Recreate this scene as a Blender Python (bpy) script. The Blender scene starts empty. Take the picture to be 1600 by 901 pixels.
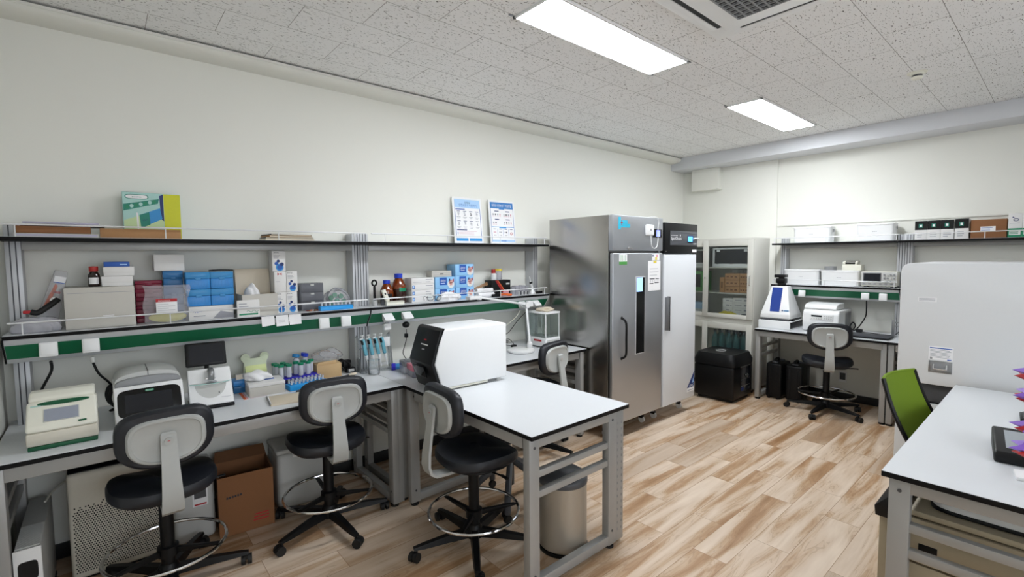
import bpy, bmesh, math, random
from mathutils import Matrix, Vector
random.seed(7)
PI = math.pi
S = bpy.context.scene
COL = S.collection

# ------------------------------------------------------------------ camera, light, exposure
CAM_H = 1.62
F_PX, YAW, PITCH, ROLL = 747.78, 0.861889, 0.0650676, 0.00909461
cy, sy, cp, sp = math.cos(YAW), math.sin(YAW), math.cos(PITCH), math.sin(PITCH)
fwd = Vector((cy * cp, sy * cp, -sp)); rgt = Vector((sy, -cy, 0)); dwn = fwd.cross(rgt)
right = rgt * math.cos(ROLL) + dwn * math.sin(ROLL)
down = -rgt * math.sin(ROLL) + dwn * math.cos(ROLL)
cam = bpy.data.objects.new('camera', bpy.data.cameras.new('camera'))
COL.objects.link(cam)
cam.data.sensor_width = 36.0; cam.data.lens = F_PX / 1600 * 36.0
cam.data.clip_start = 0.02
mw = Matrix((right, -down, -fwd)).transposed().to_4x4()
mw.translation = (0, 0, CAM_H)
cam.matrix_world = mw
S.camera = cam
S.view_settings.view_transform = 'Standard'
S.view_settings.look = 'None'
S.view_settings.gamma = 1.0
S.view_settings.use_curve_mapping = False
EXPOSURE = 0.17
LAMP_STRENGTH = 33.0
FILL_STRENGTH = 4.2  # glow of the added fill windows in the right wall
S.view_settings.exposure = EXPOSURE
W = bpy.data.worlds.new('world'); S.world = W; W.use_nodes = True
W.node_tree.nodes['Background'].inputs[0].default_value = (0.9, 0.95, 1.0, 1)
W.node_tree.nodes['Background'].inputs[1].default_value = 0.35

# ------------------------------------------------------------------ materials
def lin(h):
    h = h.lstrip('#'); o = []
    for i in (0, 2, 4):
        c = int(h[i:i + 2], 16) / 255
        o.append(c / 12.92 if c <= .04045 else ((c + .055) / 1.055) ** 2.4)
    return (*o, 1)
MATS = {}
def mat(name, col, rough=.5, metal=0.0, var=.04, bump=0.0, bscale=60, spec=.5, coat=0):
    m = bpy.data.materials.new(name); m.use_nodes = True
    nt = m.node_tree; b = nt.nodes['Principled BSDF']
    b.inputs['Roughness'].default_value = rough; b.inputs['Metallic'].default_value = metal
    b.inputs['Specular IOR Level'].default_value = spec
    b.inputs['Coat Weight'].default_value = coat
    tc = nt.nodes.new('ShaderNodeTexCoord'); nz = nt.nodes.new('ShaderNodeTexNoise')
    nz.inputs['Scale'].default_value = bscale; nz.inputs['Detail'].default_value = 3
    nt.links.new(tc.outputs['Object'], nz.inputs['Vector'])
    mx = nt.nodes.new('ShaderNodeMix'); mx.data_type = 'RGBA'
    c = lin(col) if isinstance(col, str) else col
    mx.inputs['A'].default_value = tuple(max(0, v * (1 - var)) for v in c[:3]) + (1,)
    mx.inputs['B'].default_value = tuple(min(1, v * (1 + var)) for v in c[:3]) + (1,)
    nt.links.new(nz.outputs[0], mx.inputs['Factor'])
    nt.links.new(mx.outputs['Result'], b.inputs['Base Color'])
    if bump:
        bp = nt.nodes.new('ShaderNodeBump'); bp.inputs['Strength'].default_value = bump
        bp.inputs['Distance'].default_value = .002
        nt.links.new(nz.outputs[0], bp.inputs['Height']); nt.links.new(bp.outputs[0], b.inputs['Normal'])
    MATS[name] = m
    return m
def clear(name, col, a=.25, rough=.08, gl=.9):
    """thin clear plastic or glass: a straight-through part plus a reflection that grows at grazing angles"""
    m = bpy.data.materials.new(name); m.use_nodes = True
    nt = m.node_tree; nt.nodes.remove(nt.nodes['Principled BSDF'])
    out = nt.nodes['Material Output']
    tr = nt.nodes.new('ShaderNodeBsdfTransparent'); g = nt.nodes.new('ShaderNodeBsdfGlossy')
    df = nt.nodes.new('ShaderNodeBsdfDiffuse'); lw = nt.nodes.new('ShaderNodeFresnel')
    c = lin(col)
    tr.inputs[0].default_value = tuple(.45 + .55 * v for v in c[:3]) + (1,)
    df.inputs[0].default_value = c
    g.inputs['Roughness'].default_value = rough; g.inputs[0].default_value = (gl, gl, gl, 1)
    lw.inputs['IOR'].default_value = 1.28
    m1 = nt.nodes.new('ShaderNodeMixShader'); m1.inputs[0].default_value = a
    nt.links.new(tr.outputs[0], m1.inputs[1]); nt.links.new(df.outputs[0], m1.inputs[2])
    m2 = nt.nodes.new('ShaderNodeMixShader'); nt.links.new(lw.outputs[0], m2.inputs[0])
    nt.links.new(m1.outputs[0], m2.inputs[1]); nt.links.new(g.outputs[0], m2.inputs[2])
    nt.links.new(m2.outputs[0], out.inputs['Surface'])
    MATS[name] = m
    return m
def emis(name, col, s):
    m = bpy.data.materials.new(name); m.use_nodes = True
    b = m.node_tree.nodes['Principled BSDF']; c = lin(col)
    b.inputs['Base Color'].default_value = c
    b.inputs['Emission Color'].default_value = c; b.inputs['Emission Strength'].default_value = s
    MATS[name] = m
    return m

mat('wall_paint', '#ebebe3', .75, bump=.05, bscale=200, var=.012)
mat('trim_paint', '#e5e5dd', .6, var=.012)
mat('beam_paint', '#d8dade', .55, var=.012)
mat('skirting_black', '#17181a', .45)
mat('laminate', '#dcdfe2', .28, var=.012)
mat('edge_black', '#0b0b0d', .55, spec=.2)
mat('rail_white', '#e2e3e4', .3, .15)
mat('card_tan', '#c7a87c', .8, bump=.1, bscale=120, var=.04)
mat('amber_liquid', '#2c0d04', .12, coat=.5)
mat('header_blue', '#2b78be', .5)
mat('frame_grey', '#a3a3a1', .38, .25, var=.03, bscale=25)
mat('anodised', '#c2c4c7', .42, .2, var=.03, bscale=30)
mat('anodised_dark', '#4a4c52', .5, .2)
mat('strip_green', '#0d6b45', .45)
mat('white_plastic', '#eceded', .35, var=.012)
mat('warm_white', '#e6e4d6', .4, var=.015)
mat('cream', '#ecebdd', .4, var=.015)
mat('tan_plastic', '#d6d1c2', .45)
mat('light_grey', '#c3c4c1', .45, var=.02)
mat('mid_grey', '#8e9092', .45)
mat('dark_grey', '#4a4c50', .45)
mat('black_plastic', '#0a0b0d', .42, spec=.3)
mat('trim_green', '#0b5535', .45)
mat('lcd_grey', '#979daa', .2)
mat('black_gloss', '#08090b', .14, spec=.35)
mat('black_rubber', '#0c0c0d', .65)
mat('screen_dark', '#191c22', .14, spec=.35)
mat('screen_grey', '#9ba1a6', .15)
mat('vinyl', '#171a21', .45, bump=.12, bscale=350)
mat('shell_grey', '#aeb0ad', .42, var=.02)
mat('chrome', '#d8d8d8', .12, 1.0, var=.01)
mat('metal_grey', '#9a9c9e', .35, .8)
mat('card_brown', '#8a5d3a', .8, bump=.1, bscale=120, var=.05)
mat('card_dark', '#6f4a2d', .85, var=.05)
mat('card_light', '#ad8258', .8, bump=.1, bscale=120, var=.05)
mat('card_cream', '#d9cdb8', .75, var=.02)
mat('card_white', '#e3e2e0', .55, var=.01)
mat('card_grey', '#c6c3bb', .7, var=.02)
mat('paper', '#efeff0', .7, var=.01)
mat('paper_lilac', '#b9b4c6', .7)
mat('ink', '#2a2c33', .6)
mat('ink_grey', '#9b9ca4', .6)
mat('ink_red', '#b62026', .55)
mat('ink_pink', '#d29aa4', .6)
mat('ink_blue', '#1f56ae', .5)
mat('ink_navy', '#122d6a', .5)
mat('sky_blue', '#2f8fd0', .5)
mat('pale_blue', '#a9cdf0', .5)
mat('glove_blue', '#8fc4ee', .5)
mat('rack_blue', '#1c9be6', .4)
mat('rack_violet', '#2219b8', .4)
mat('tip_blue', '#2a86cf', .35)
mat('cap_blue', '#1f3fc4', .4)
mat('cap_green', '#07855d', .4)
mat('cap_red', '#a5231f', .45)
mat('teal', '#0d7f6b', .5)
mat('teal_pale', '#a9d3cc', .5)
mat('leaf_pale', '#c4dca6', .55)
mat('yellow', '#cdd000', .45)
mat('yellow_soft', '#e2cf4e', .6)
mat('lime', '#dfe9a6', .6)
mat('kim_green', '#c4dba6', .6)
mat('amber', '#1e0b06', .12, coat=.5)
mat('amber_light', '#7a3306', .15, coat=.5)
mat('orange', '#e0672a', .5)
mat('maroon', '#7d2438', .35)
mat('pink', '#e58a9c', .4)
mat('skin_tone', '#e2a58b', .6)
mat('pipette_blue', '#6fb2c4', .35)
mat('royal_blue', '#1a3d92', .35)
mat('mesh_green', '#6f8a12', .85, bump=.5, bscale=500)
mat('purple', '#8a63c9', .5)
mat('flower_red', '#b41f22', .5)
mat('flower_yellow', '#e6d27a', .5)
mat('flower_green', '#3f9a3a', .5)
mat('sticker_green', '#4f9a4a', .5)
mat('logo_cyan', '#33b6d6', .4)
mat('bin_beige', '#aaa295', .35, .4, var=.02)
mat('pedestal', '#a89c84', .5, var=.03)
mat('perf_hole', '#2b2a27', .8)
mat('freezer_white', '#d9dcdf', .3, var=.01)
mat('cabinet_grey', '#cdccc4', .4, var=.012)
mat('cabinet_white', '#dcdedf', .35, var=.012)
mat('powder_yellow', '#d8d27c', .7)
mat('bear_green', '#e2ebcd', .6)
clear('glass', '#f6fbfa', .012, .02)
clear('glass_teal', '#f0f9f7', .03, .03)
clear('smoke_pane', '#2b2c30', .82, .1)
clear('film', '#f4f4f8', .17, .12)
clear('film_soft', '#ececf2', .38, .2)
clear('acrylic', '#f2f6f8', .14, .05)
clear('tube_clear', '#f2f5fb', .6, .12)
clear('tray_smoke', '#8b8d94', .5, .12)
clear('tray_clear', '#d8d8e0', .4, .1)
clear('tray_pink', '#ea8ea0', .75, .12)
clear('tray_blue', '#4ea0dd', .78, .15)
clear('tray_blue_dark', '#3f7db4', .85, .15)
clear('tray_maroon', '#8a2f45', .85, .12)
clear('bottle_teal', '#5d9596', .42, .06)
emis('lamp_white', '#f6faff', LAMP_STRENGTH)
emis('daylight_pane', '#eef5ff', FILL_STRENGTH)  # emissive panes of the invented windows, there only to brighten the room
emis('screen_blue', '#5cc4ff', 1.0)
emis('screen_violet', '#8c9bff', .9)
emis('window_blue', '#9cc6f5', .8)

def nodes_of(name):
    m = bpy.data.materials.new(name); m.use_nodes = True; MATS[name] = m
    return m, m.node_tree, m.node_tree.nodes, m.node_tree.links, m.node_tree.nodes['Principled BSDF']
def math_node(N, L, op, a, b=None):
    n = N.new('ShaderNodeMath'); n.operation = op
    for i, v in enumerate((a, b)):
        if v is None: continue
        if isinstance(v, (int, float)): n.inputs[i].default_value = v
        else: L.new(v, n.inputs[i])
    return n.outputs[0]
# brushed stainless steel
def steel(name, rough, col='#9b9d9f'):
    m, nt, N, L, b = nodes_of(name)
    tc = N.new('ShaderNodeTexCoord'); mp = N.new('ShaderNodeMapping'); mp.inputs['Scale'].default_value = (3, 3, 900)
    nz = N.new('ShaderNodeTexNoise'); nz.inputs['Scale'].default_value = 1; nz.inputs['Detail'].default_value = 2
    L.new(tc.outputs['Object'], mp.inputs[0]); L.new(mp.outputs[0], nz.inputs['Vector'])
    bp = N.new('ShaderNodeBump'); bp.inputs['Strength'].default_value = .05; bp.inputs['Distance'].default_value = .001
    L.new(nz.outputs[0], bp.inputs['Height']); L.new(bp.outputs[0], b.inputs['Normal'])
    b.inputs['Base Color'].default_value = lin(col); b.inputs['Metallic'].default_value = 1
    b.inputs['Roughness'].default_value = rough
    b.inputs['Anisotropic'].default_value = .5
steel('steel_side', .25, '#b3b1ae'); steel('steel_front', .45, '#bfc2c7')
# floor of wood-look planks running along x
m, nt, N, L, b = nodes_of('floor_planks')
tc = N.new('ShaderNodeTexCoord'); br = N.new('ShaderNodeTexBrick')
br.offset = .37; br.inputs['Scale'].default_value = 1; br.inputs['Brick Width'].default_value = .92
br.inputs['Row Height'].default_value = .185; br.inputs['Mortar Size'].default_value = .0012
br.inputs['Mortar Smooth'].default_value = 0
br.inputs['Color1'].default_value = (0, 0, 0, 1); br.inputs['Color2'].default_value = (1, 1, 1, 1)
br.inputs['Mortar'].default_value = (.5, .5, .5, 1)
L.new(tc.outputs['Object'], br.inputs['Vector'])
sepx = N.new('ShaderNodeSeparateXYZ'); L.new(tc.outputs['Object'], sepx.inputs[0])
rnd = N.new('ShaderNodeRGBToBW'); L.new(br.outputs['Color'], rnd.inputs[0])
cmb = N.new('ShaderNodeCombineXYZ')
L.new(math_node(N, L, 'MULTIPLY', sepx.outputs[0], .75), cmb.inputs[0])
L.new(math_node(N, L, 'MULTIPLY', sepx.outputs[1], 7.0), cmb.inputs[1])
L.new(math_node(N, L, 'MULTIPLY', rnd.outputs[0], 43.0), cmb.inputs[2])
n1 = N.new('ShaderNodeTexNoise'); n1.inputs['Scale'].default_value = 1.5; n1.inputs['Detail'].default_value = 3
n1.inputs['Distortion'].default_value = .7; n1.inputs['Roughness'].default_value = .45
L.new(cmb.outputs[0], n1.inputs['Vector'])
n2 = N.new('ShaderNodeTexNoise'); n2.inputs['Scale'].default_value = 9; n2.inputs['Detail'].default_value = 4
L.new(cmb.outputs[0], n2.inputs['Vector'])
f = math_node(N, L, 'ADD', math_node(N, L, 'MULTIPLY', n1.outputs[0], .86), math_node(N, L, 'MULTIPLY', n2.outputs[0], .14))
f = math_node(N, L, 'ADD', f, math_node(N, L, 'MULTIPLY', math_node(N, L, 'SUBTRACT', rnd.outputs[0], .5), .10))
rp = N.new('ShaderNodeValToRGB'); L.new(f, rp.inputs[0])
e = rp.color_ramp.elements
e[0].position = .28; e[0].color = lin('#9c7651'); e[1].position = .70; e[1].color = lin('#e0cdb8')
for p, c in ((.38, '#af8b68'), (.44, '#bd9e7e'), (.50, '#cdb59b'), (.58, '#d5c0aa')):
    q = e.new(p); q.color = lin(c)
# fine grain veins that follow the figure of each plank
fr = math_node(N, L, 'FRACT', math_node(N, L, 'MULTIPLY', n1.outputs[0], 24.0))
vn = math_node(N, L, 'LESS_THAN', math_node(N, L, 'ABSOLUTE', math_node(N, L, 'SUBTRACT', fr, .5)), .13)
vm = math_node(N, L, 'MULTIPLY', vn, math_node(N, L, 'LESS_THAN', f, .53))
vm = math_node(N, L, 'MULTIPLY', vm, .22)
vx = N.new('ShaderNodeMix'); vx.data_type = 'RGBA'; L.new(vm, vx.inputs['Factor'])
L.new(rp.outputs[0], vx.inputs['A']); vx.inputs['B'].default_value = lin('#7d5535')
# every fifth plank or so is greyer
gm = math_node(N, L, 'MULTIPLY', math_node(N, L, 'GREATER_THAN', math_node(N, L, 'FRACT', math_node(N, L, 'MULTIPLY', rnd.outputs[0], 7.3)), .8), .45)
gx = N.new('ShaderNodeMix'); gx.data_type = 'RGBA'; L.new(gm, gx.inputs['Factor'])
L.new(vx.outputs['Result'], gx.inputs['A']); gx.inputs['B'].default_value = lin('#a8917a')
mx = N.new('ShaderNodeMix'); mx.data_type = 'RGBA'; L.new(br.outputs['Fac'], mx.inputs['Factor'])
L.new(gx.outputs['Result'], mx.inputs['A']); mx.inputs['B'].default_value = lin('#8c6848')
L.new(mx.outputs['Result'], b.inputs['Base Color']); b.inputs['Roughness'].default_value = .38
# ceiling tiles with short wormlike marks, 0.6 x 0.3 m in running bond
m, nt, N, L, b = nodes_of('ceiling_tiles')
tc = N.new('ShaderNodeTexCoord'); mp = N.new('ShaderNodeMapping'); mp.inputs['Location'].default_value = (.05, .42, 0)
L.new(tc.outputs['Object'], mp.inputs[0])
br = N.new('ShaderNodeTexBrick'); br.offset = .5; br.inputs['Scale'].default_value = 1
br.inputs['Brick Width'].default_value = .6; br.inputs['Row Height'].default_value = .3
br.inputs['Mortar Size'].default_value = .0016; br.inputs['Mortar Smooth'].default_value = 0
br.inputs['Color1'].default_value = (.975, .975, .975, 1); br.inputs['Color2'].default_value = (1, 1, 1, 1)
L.new(mp.outputs[0], br.inputs['Vector'])
def worms(rot, sx, sy, th):
    q = N.new('ShaderNodeMapping'); q.inputs['Rotation'].default_value = (0, 0, rot); q.inputs['Scale'].default_value = (sx, sy, 1)
    L.new(tc.outputs['Object'], q.inputs[0])
    z = N.new('ShaderNodeTexNoise'); z.inputs['Scale'].default_value = 1; z.inputs['Detail'].default_value = 1; z.inputs['Distortion'].default_value = .6
    L.new(q.outputs[0], z.inputs['Vector'])
    return math_node(N, L, 'GREATER_THAN', z.outputs[0], th)
w = math_node(N, L, 'MAXIMUM', worms(.5, 34, 140, .695), worms(-.9, 38, 150, .705))
w = math_node(N, L, 'MAXIMUM', w, worms(1.7, 46, 120, .715))
mx = N.new('ShaderNodeMix'); mx.data_type = 'RGBA'; L.new(w, mx.inputs['Factor'])
mul = N.new('ShaderNodeMix'); mul.data_type = 'RGBA'; mul.blend_type = 'MULTIPLY'; mul.inputs['Factor'].default_value = 1
mul.inputs['A'].default_value = lin('#f1f1f0'); L.new(br.outputs['Color'], mul.inputs['B'])
L.new(mul.outputs['Result'], mx.inputs['A']); mx.inputs['B'].default_value = lin('#66635f')
mx2 = N.new('ShaderNodeMix'); mx2.data_type = 'RGBA'; L.new(br.outputs['Fac'], mx2.inputs['Factor'])
L.new(mx.outputs['Result'], mx2.inputs['A']); mx2.inputs['B'].default_value = lin('#8d8a87')
L.new(mx2.outputs['Result'], b.inputs['Base Color']); b.inputs['Roughness'].default_value = .9

# ------------------------------------------------------------------ geometry helpers
_txt = {}
def text_mesh(s):
    if s in _txt: return _txt[s]
    cu = bpy.data.curves.new('lettering', 'FONT'); cu.body = s; cu.size = 1; cu.align_x = 'CENTER'; cu.resolution_u = 2
    o = bpy.data.objects.new('lettering', cu); COL.objects.link(o)
    dg = bpy.context.evaluated_depsgraph_get(); dg.update()
    me = bpy.data.meshes.new_from_object(o.evaluated_get(dg))
    vs = [v.co.copy() for v in me.vertices]; fs = [tuple(p.vertices) for p in me.polygons]
    bpy.data.meshes.remove(me); bpy.data.objects.remove(o); bpy.data.curves.remove(cu)
    _txt[s] = (vs, fs)
    return vs, fs
class G:
    """collects shapes and links them as ONE mesh object"""
    def __init__(s): s.v = []; s.f = []; s.m = []; s.mats = []
    def mi(s, n):
        if n not in s.mats: s.mats.append(n)
        return s.mats.index(n)
    def bm(s, b, mt):
        o = len(s.v); k = s.mi(mt); b.verts.index_update()
        s.v += [tuple(v.co) for v in b.verts]
        for f in b.faces: s.f.append([o + v.index for v in f.verts]); s.m.append(k)
        b.free(); return s
    def raw(s, vs, fs, mt):
        o = len(s.v); k = s.mi(mt); s.v += [tuple(v) for v in vs]
        for f in fs: s.f.append([o + i for i in f]); s.m.append(k)
        return s
    def box(s, x0, x1, y0, y1, z0, z1, mt, bev=0, seg=2):
        b = bmesh.new(); bmesh.ops.create_cube(b, size=1)
        for v in b.verts:
            v.co = ((x0 + x1) / 2 + v.co.x * (x1 - x0), (y0 + y1) / 2 + v.co.y * (y1 - y0), (z0 + z1) / 2 + v.co.z * (z1 - z0))
        if bev: bmesh.ops.bevel(b, geom=b.edges[:], offset=bev, segments=seg, affect='EDGES', profile=.5, clamp_overlap=True)
        return s.bm(b, mt)
    def prism(s, pts, ax, a0, a1, mt, bev=0, seg=2):
        """polygon pts=(p,q) extruded along ax; p,q are the other two axes in x,y,z order"""
        b = bmesh.new()
        def P(p, q, a): return {'x': (a, p, q), 'y': (p, a, q), 'z': (p, q, a)}[ax]
        A = [b.verts.new(P(p, q, a0)) for p, q in pts]; B = [b.verts.new(P(p, q, a1)) for p, q in pts]
        n = len(pts); b.faces.new(A); b.faces.new(B[::-1])
        for i in range(n): b.faces.new((A[i], B[i], B[(i + 1) % n], A[(i + 1) % n]))
        bmesh.ops.recalc_face_normals(b, faces=b.faces[:])
        if bev: bmesh.ops.bevel(b, geom=b.edges[:], offset=bev, segments=seg, affect='EDGES', profile=.5, clamp_overlap=True)
        return s.bm(b, mt)
    def cyl(s, p0, p1, r, mt, r1=None, seg=16):
        p0, p1 = Vector(p0), Vector(p1); r1 = r if r1 is None else r1
        q = (p1 - p0).to_track_quat('Z', 'Y'); vs = []; fs = []
        for i in range(seg):
            a = 2 * PI * i / seg; d = Vector((math.cos(a), math.sin(a), 0))
            vs.append(p0 + q @ (d * r)); vs.append(p1 + q @ (d * r1))
        for i in range(seg):
            j = (i + 1) % seg; fs.append((2 * i, 2 * j, 2 * j + 1, 2 * i + 1))
        fs.append([2 * i for i in range(seg)][::-1]); fs.append([2 * i + 1 for i in range(seg)])
        return s.raw(vs, fs, mt)
    def lathe(s, prof, mt, c=(0, 0, 0), seg=24):
        vs = []; fs = []; n = len(prof)
        for i in range(seg):
            a = 2 * PI * i / seg
            for r, z in prof: vs.append((c[0] + r * math.cos(a), c[1] + r * math.sin(a), c[2] + z))
        for i in range(seg):
            j = (i + 1) % seg
            for k in range(n - 1): fs.append((i * n + k, j * n + k, j * n + k + 1, i * n + k + 1))
        if prof[0][0] > 1e-4: fs.append([i * n for i in range(seg)][::-1])
        if prof[-1][0] > 1e-4: fs.append([i * n + n - 1 for i in range(seg)])
        return s.raw(vs, fs, mt)
    def tube(s, pts, r, mt, seg=8, closed=False, sub=0):
        P = [Vector(p) for p in pts]
        if sub:
            Q = []; n = len(P)
            rng = n if closed else n - 1
            for i in range(rng):
                g = lambda k: P[k % n] if closed else P[min(max(k, 0), n - 1)]
                a, b_, c, d = g(i - 1), g(i), g(i + 1), g(i + 2)
                for t in range(sub):
                    u = t / sub
                    Q.append(.5 * ((2 * b_) + (c - a) * u + (2 * a - 5 * b_ + 4 * c - d) * u * u + (3 * b_ - a - 3 * c + d) * u ** 3))
            if not closed: Q.append(P[-1])
            P = Q
        n = len(P); vs = []; fs = []; up = None
        for i in range(n):
            t = (P[(i + 1) % n] - P[i - 1]) if closed else (P[min(i + 1, n - 1)] - P[max(i - 1, 0)])
            t.normalize()
            if up is None: up = t.orthogonal().normalized()
            up = (up - t * up.dot(t))
            up = up.normalized() if up.length > 1e-6 else t.orthogonal().normalized()
            w_ = t.cross(up)
            for k in range(seg):
                a = 2 * PI * k / seg; vs.append(P[i] + (up * math.cos(a) + w_ * math.sin(a)) * r)
        for i in range(n if closed else n - 1):
            j = (i + 1) % n
            for k in range(seg):
                l = (k + 1) % seg; fs.append((i * seg + k, i * seg + l, j * seg + l, j * seg + k))
        if not closed:
            fs.append(list(range(seg))[::-1]); fs.append([(n - 1) * seg + k for k in range(seg)])
        return s.raw(vs, fs, mt)
    def sph(s, c, r, mt, sc=(1, 1, 1), seg=16):
        b = bmesh.new(); bmesh.ops.create_uvsphere(b, u_segments=seg, v_segments=max(6, seg // 2), radius=r)
        for v in b.verts: v.co = (c[0] + v.co.x * sc[0], c[1] + v.co.y * sc[1], c[2] + v.co.z * sc[2])
        return s.bm(b, mt)
    def grid(s, fn, nu, nv, mt, thick=0):
        vs = [fn(i / nu, j / nv) for i in range(nu + 1) for j in range(nv + 1)]
        fs = [(i * (nv + 1) + j, (i + 1) * (nv + 1) + j, (i + 1) * (nv + 1) + j + 1, i * (nv + 1) + j + 1) for i in range(nu) for j in range(nv)]
        return s.raw(vs, fs, mt)
    def text(s, t, x, y, z, h, mt, w=None, ry=0):
        """lettering on a face that looks to -y, centred at x, standing on z, cap height h"""
        vs, fs = text_mesh(t)
        xs = [v.x for v in vs]; wd = max(xs) - min(xs) if xs else 1
        sx = h / .7; k = (w / wd) if w else sx
        c_, s_ = math.cos(ry), math.sin(ry)
        return s.raw([(x + v.x * k * c_ - v.y * sx * s_, y, z + v.x * k * s_ + v.y * sx * c_) for v in vs], fs, mt)
    def xf(s, M, start=0):
        for i in range(start, len(s.v)): s.v[i] = tuple(M @ Vector(s.v[i]))
        return s
    def out(s, name, parent=None, loc=(0, 0, 0), rz=0, sharp=.65):
        me = bpy.data.meshes.new(name); me.from_pydata(s.v, [], s.f); me.update()
        for n in s.mats: me.materials.append(MATS[n])
        me.polygons.foreach_set('material_index', s.m)
        me.polygons.foreach_set('use_smooth', [True] * len(s.f))
        me.set_sharp_from_angle(angle=sharp)
        o = bpy.data.objects.new(name, me); COL.objects.link(o)
        o.location = loc; o.rotation_euler = (0, 0, rz)
        if parent: o.parent = parent
        return o
def tag(o, label, cat, group=None):
    o['label'] = label; o['category'] = cat
    if group: o['group'] = group
    return o
def thing(name, label, cat, loc=(0, 0, 0), rz=0, group=None):
    o = bpy.data.objects.new(name, None); COL.objects.link(o); o.empty_display_size = .05
    o.location = loc; o.rotation_euler = (0, 0, rz)
    return tag(o, label, cat, group)
def adopt(o, parent):
    """hang an object built in room coordinates under its thing as a part"""
    o.parent = parent
    o.matrix_parent_inverse = (Matrix.Translation(parent.location) @ parent.rotation_euler.to_matrix().to_4x4()).inverted()
    for k in ('label', 'category', 'group'):
        if k in o: del o[k]
    return o
def struct(g, name):
    o = g.out(name); o['kind'] = 'structure'; return o
def dup(root, loc, rz, label=None, group=None):
    r = root.copy(); COL.objects.link(r); r.location = loc; r.rotation_euler = (0, 0, rz)
    if label: r['label'] = label
    if group: r['group'] = group
    for ch in list(root.children):
        c = ch.copy(); COL.objects.link(c); c.parent = r
        for g_ in list(ch.children):
            d = g_.copy(); COL.objects.link(d); d.parent = c
    return r
def pr(g, u0, u1, v0, v1, mt, d, e=.0006):
    """flat print on the front (-y) face of a box of depth d"""
    return g.box(u0, u1, -d / 2 - e, -d / 2 + .0002, v0, v1, mt)
def rows(g, u0, u1, v0, v1, n, mt, d, e=.0006, fill=.35, jit=.4):
    """printed lines of unreadably small text, as thin bars"""
    for i in range(n):
        v = v1 - (v1 - v0) * (i + .5) / n; h = (v1 - v0) / n * fill
        pr(g, u0, u1 - (u1 - u0) * random.random() * jit, v - h / 2, v + h / 2, mt, d, e)
HALF = PI / 2
def pkg(name, label, cat, x0, x1, y0, y1, z0, z1, mt, decor=None, group=None, face='L', turn=0, bev=.0018, lid=0):
    """a closed box; face L looks to -y (left wall), B looks to -x (back wall)"""
    w, d = (x1 - x0, y1 - y0) if face == 'L' else (y1 - y0, x1 - x0)
    h = z1 - z0; g = G(); g.box(-w / 2, w / 2, -d / 2, d / 2, 0, h - .0005, mt, bev)
    if lid: g.box(-w / 2 - .0015, w / 2 + .0015, -d / 2 - .0015, d / 2 + .0015, h - lid, h - .0003, mt, bev)
    if decor: decor(g, w, d, h)
    o = g.out(name, None, ((x0 + x1) / 2, (y0 + y1) / 2, z0), (0 if face == 'L' else -HALF) + turn)
    return tag(o, label, cat, group)

# ------------------------------------------------------------------ the room
XL, XR, YW, YR, ZC = -.402, 6.20, 3.53, -2.60, 2.90
g = G(); g.box(XL, XR, YR, YW, -.05, 0, 'floor_planks'); struct(g, 'floor')
g = G(); g.box(XL, XR, YR, YW, ZC, ZC + .06, 'ceiling_tiles'); struct(g, 'ceiling')
g = G(); g.box(XL - .1, XR + .1, YW, YW + .1, -.05, ZC + .06, 'wall_paint'); struct(g, 'wall_left')
g = G(); g.box(XR, XR + .1, YR, YW, -.05, ZC + .06, 'wall_paint'); struct(g, 'wall_back')
def fill_window_wall(nm, ax, p0, p1, a0, a1, holes, z0, z1):
    """wall slab with window openings, each with a frame and bright frosted panes"""
    def bx(g, q0, q1, b0, b1, c0, c1, mt):
        if ax == 'y': g.box(b0, b1, q0, q1, c0, c1, mt)
        else: g.box(q0, q1, b0, b1, c0, c1, mt)
    g = G(); bx(g, p0, p1, a0, a1, -.05, z0, 'wall_paint'); bx(g, p0, p1, a0, a1, z1, ZC + .06, 'wall_paint'); c = a0
    for h0, h1 in holes: bx(g, p0, p1, c, h0, z0, z1, 'wall_paint'); c = h1
    bx(g, p0, p1, c, a1, z0, z1, 'wall_paint'); struct(g, nm)
    for h0, h1 in holes:
        g = G(); m_ = (p0 + p1) / 2; f_ = .045
        for b0, b1, c0, c1 in ((h0, h1, z0, z0 + f_), (h0, h1, z1 - f_, z1), (h0, h0 + f_, z0 + f_, z1 - f_), (h1 - f_, h1, z0 + f_, z1 - f_), ((h0 + h1) / 2 - .025, (h0 + h1) / 2 + .025, z0 + f_, z1 - f_)):
            bx(g, m_ - .03, m_ + .03, b0, b1, c0, c1, 'white_plastic')
        fill_window_wall.n += 1; o = struct(g, 'window_%d' % fill_window_wall.n)
        for b0, b1 in ((h0 + f_, (h0 + h1) / 2 - .025), ((h0 + h1) / 2 + .025, h1 - f_)):
            g = G(); bx(g, m_ - .004, m_ + .004, b0, b1, z0 + f_, z1 - f_, 'daylight_pane'); g.out('window_pane', o)
fill_window_wall.n = 0
g = G(); g.box(XL - .1, XL, YR, YW, -.05, ZC + .06, 'wall_paint'); struct(g, 'wall_near')
fill_window_wall('wall_right', 'y', YR - .1, YR, XL - .1, XR + .1, ((-.25, 1.3), (1.5, 3.05)), .9, 2.5)  # both windows are made up, out of view, to add fill light
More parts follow.
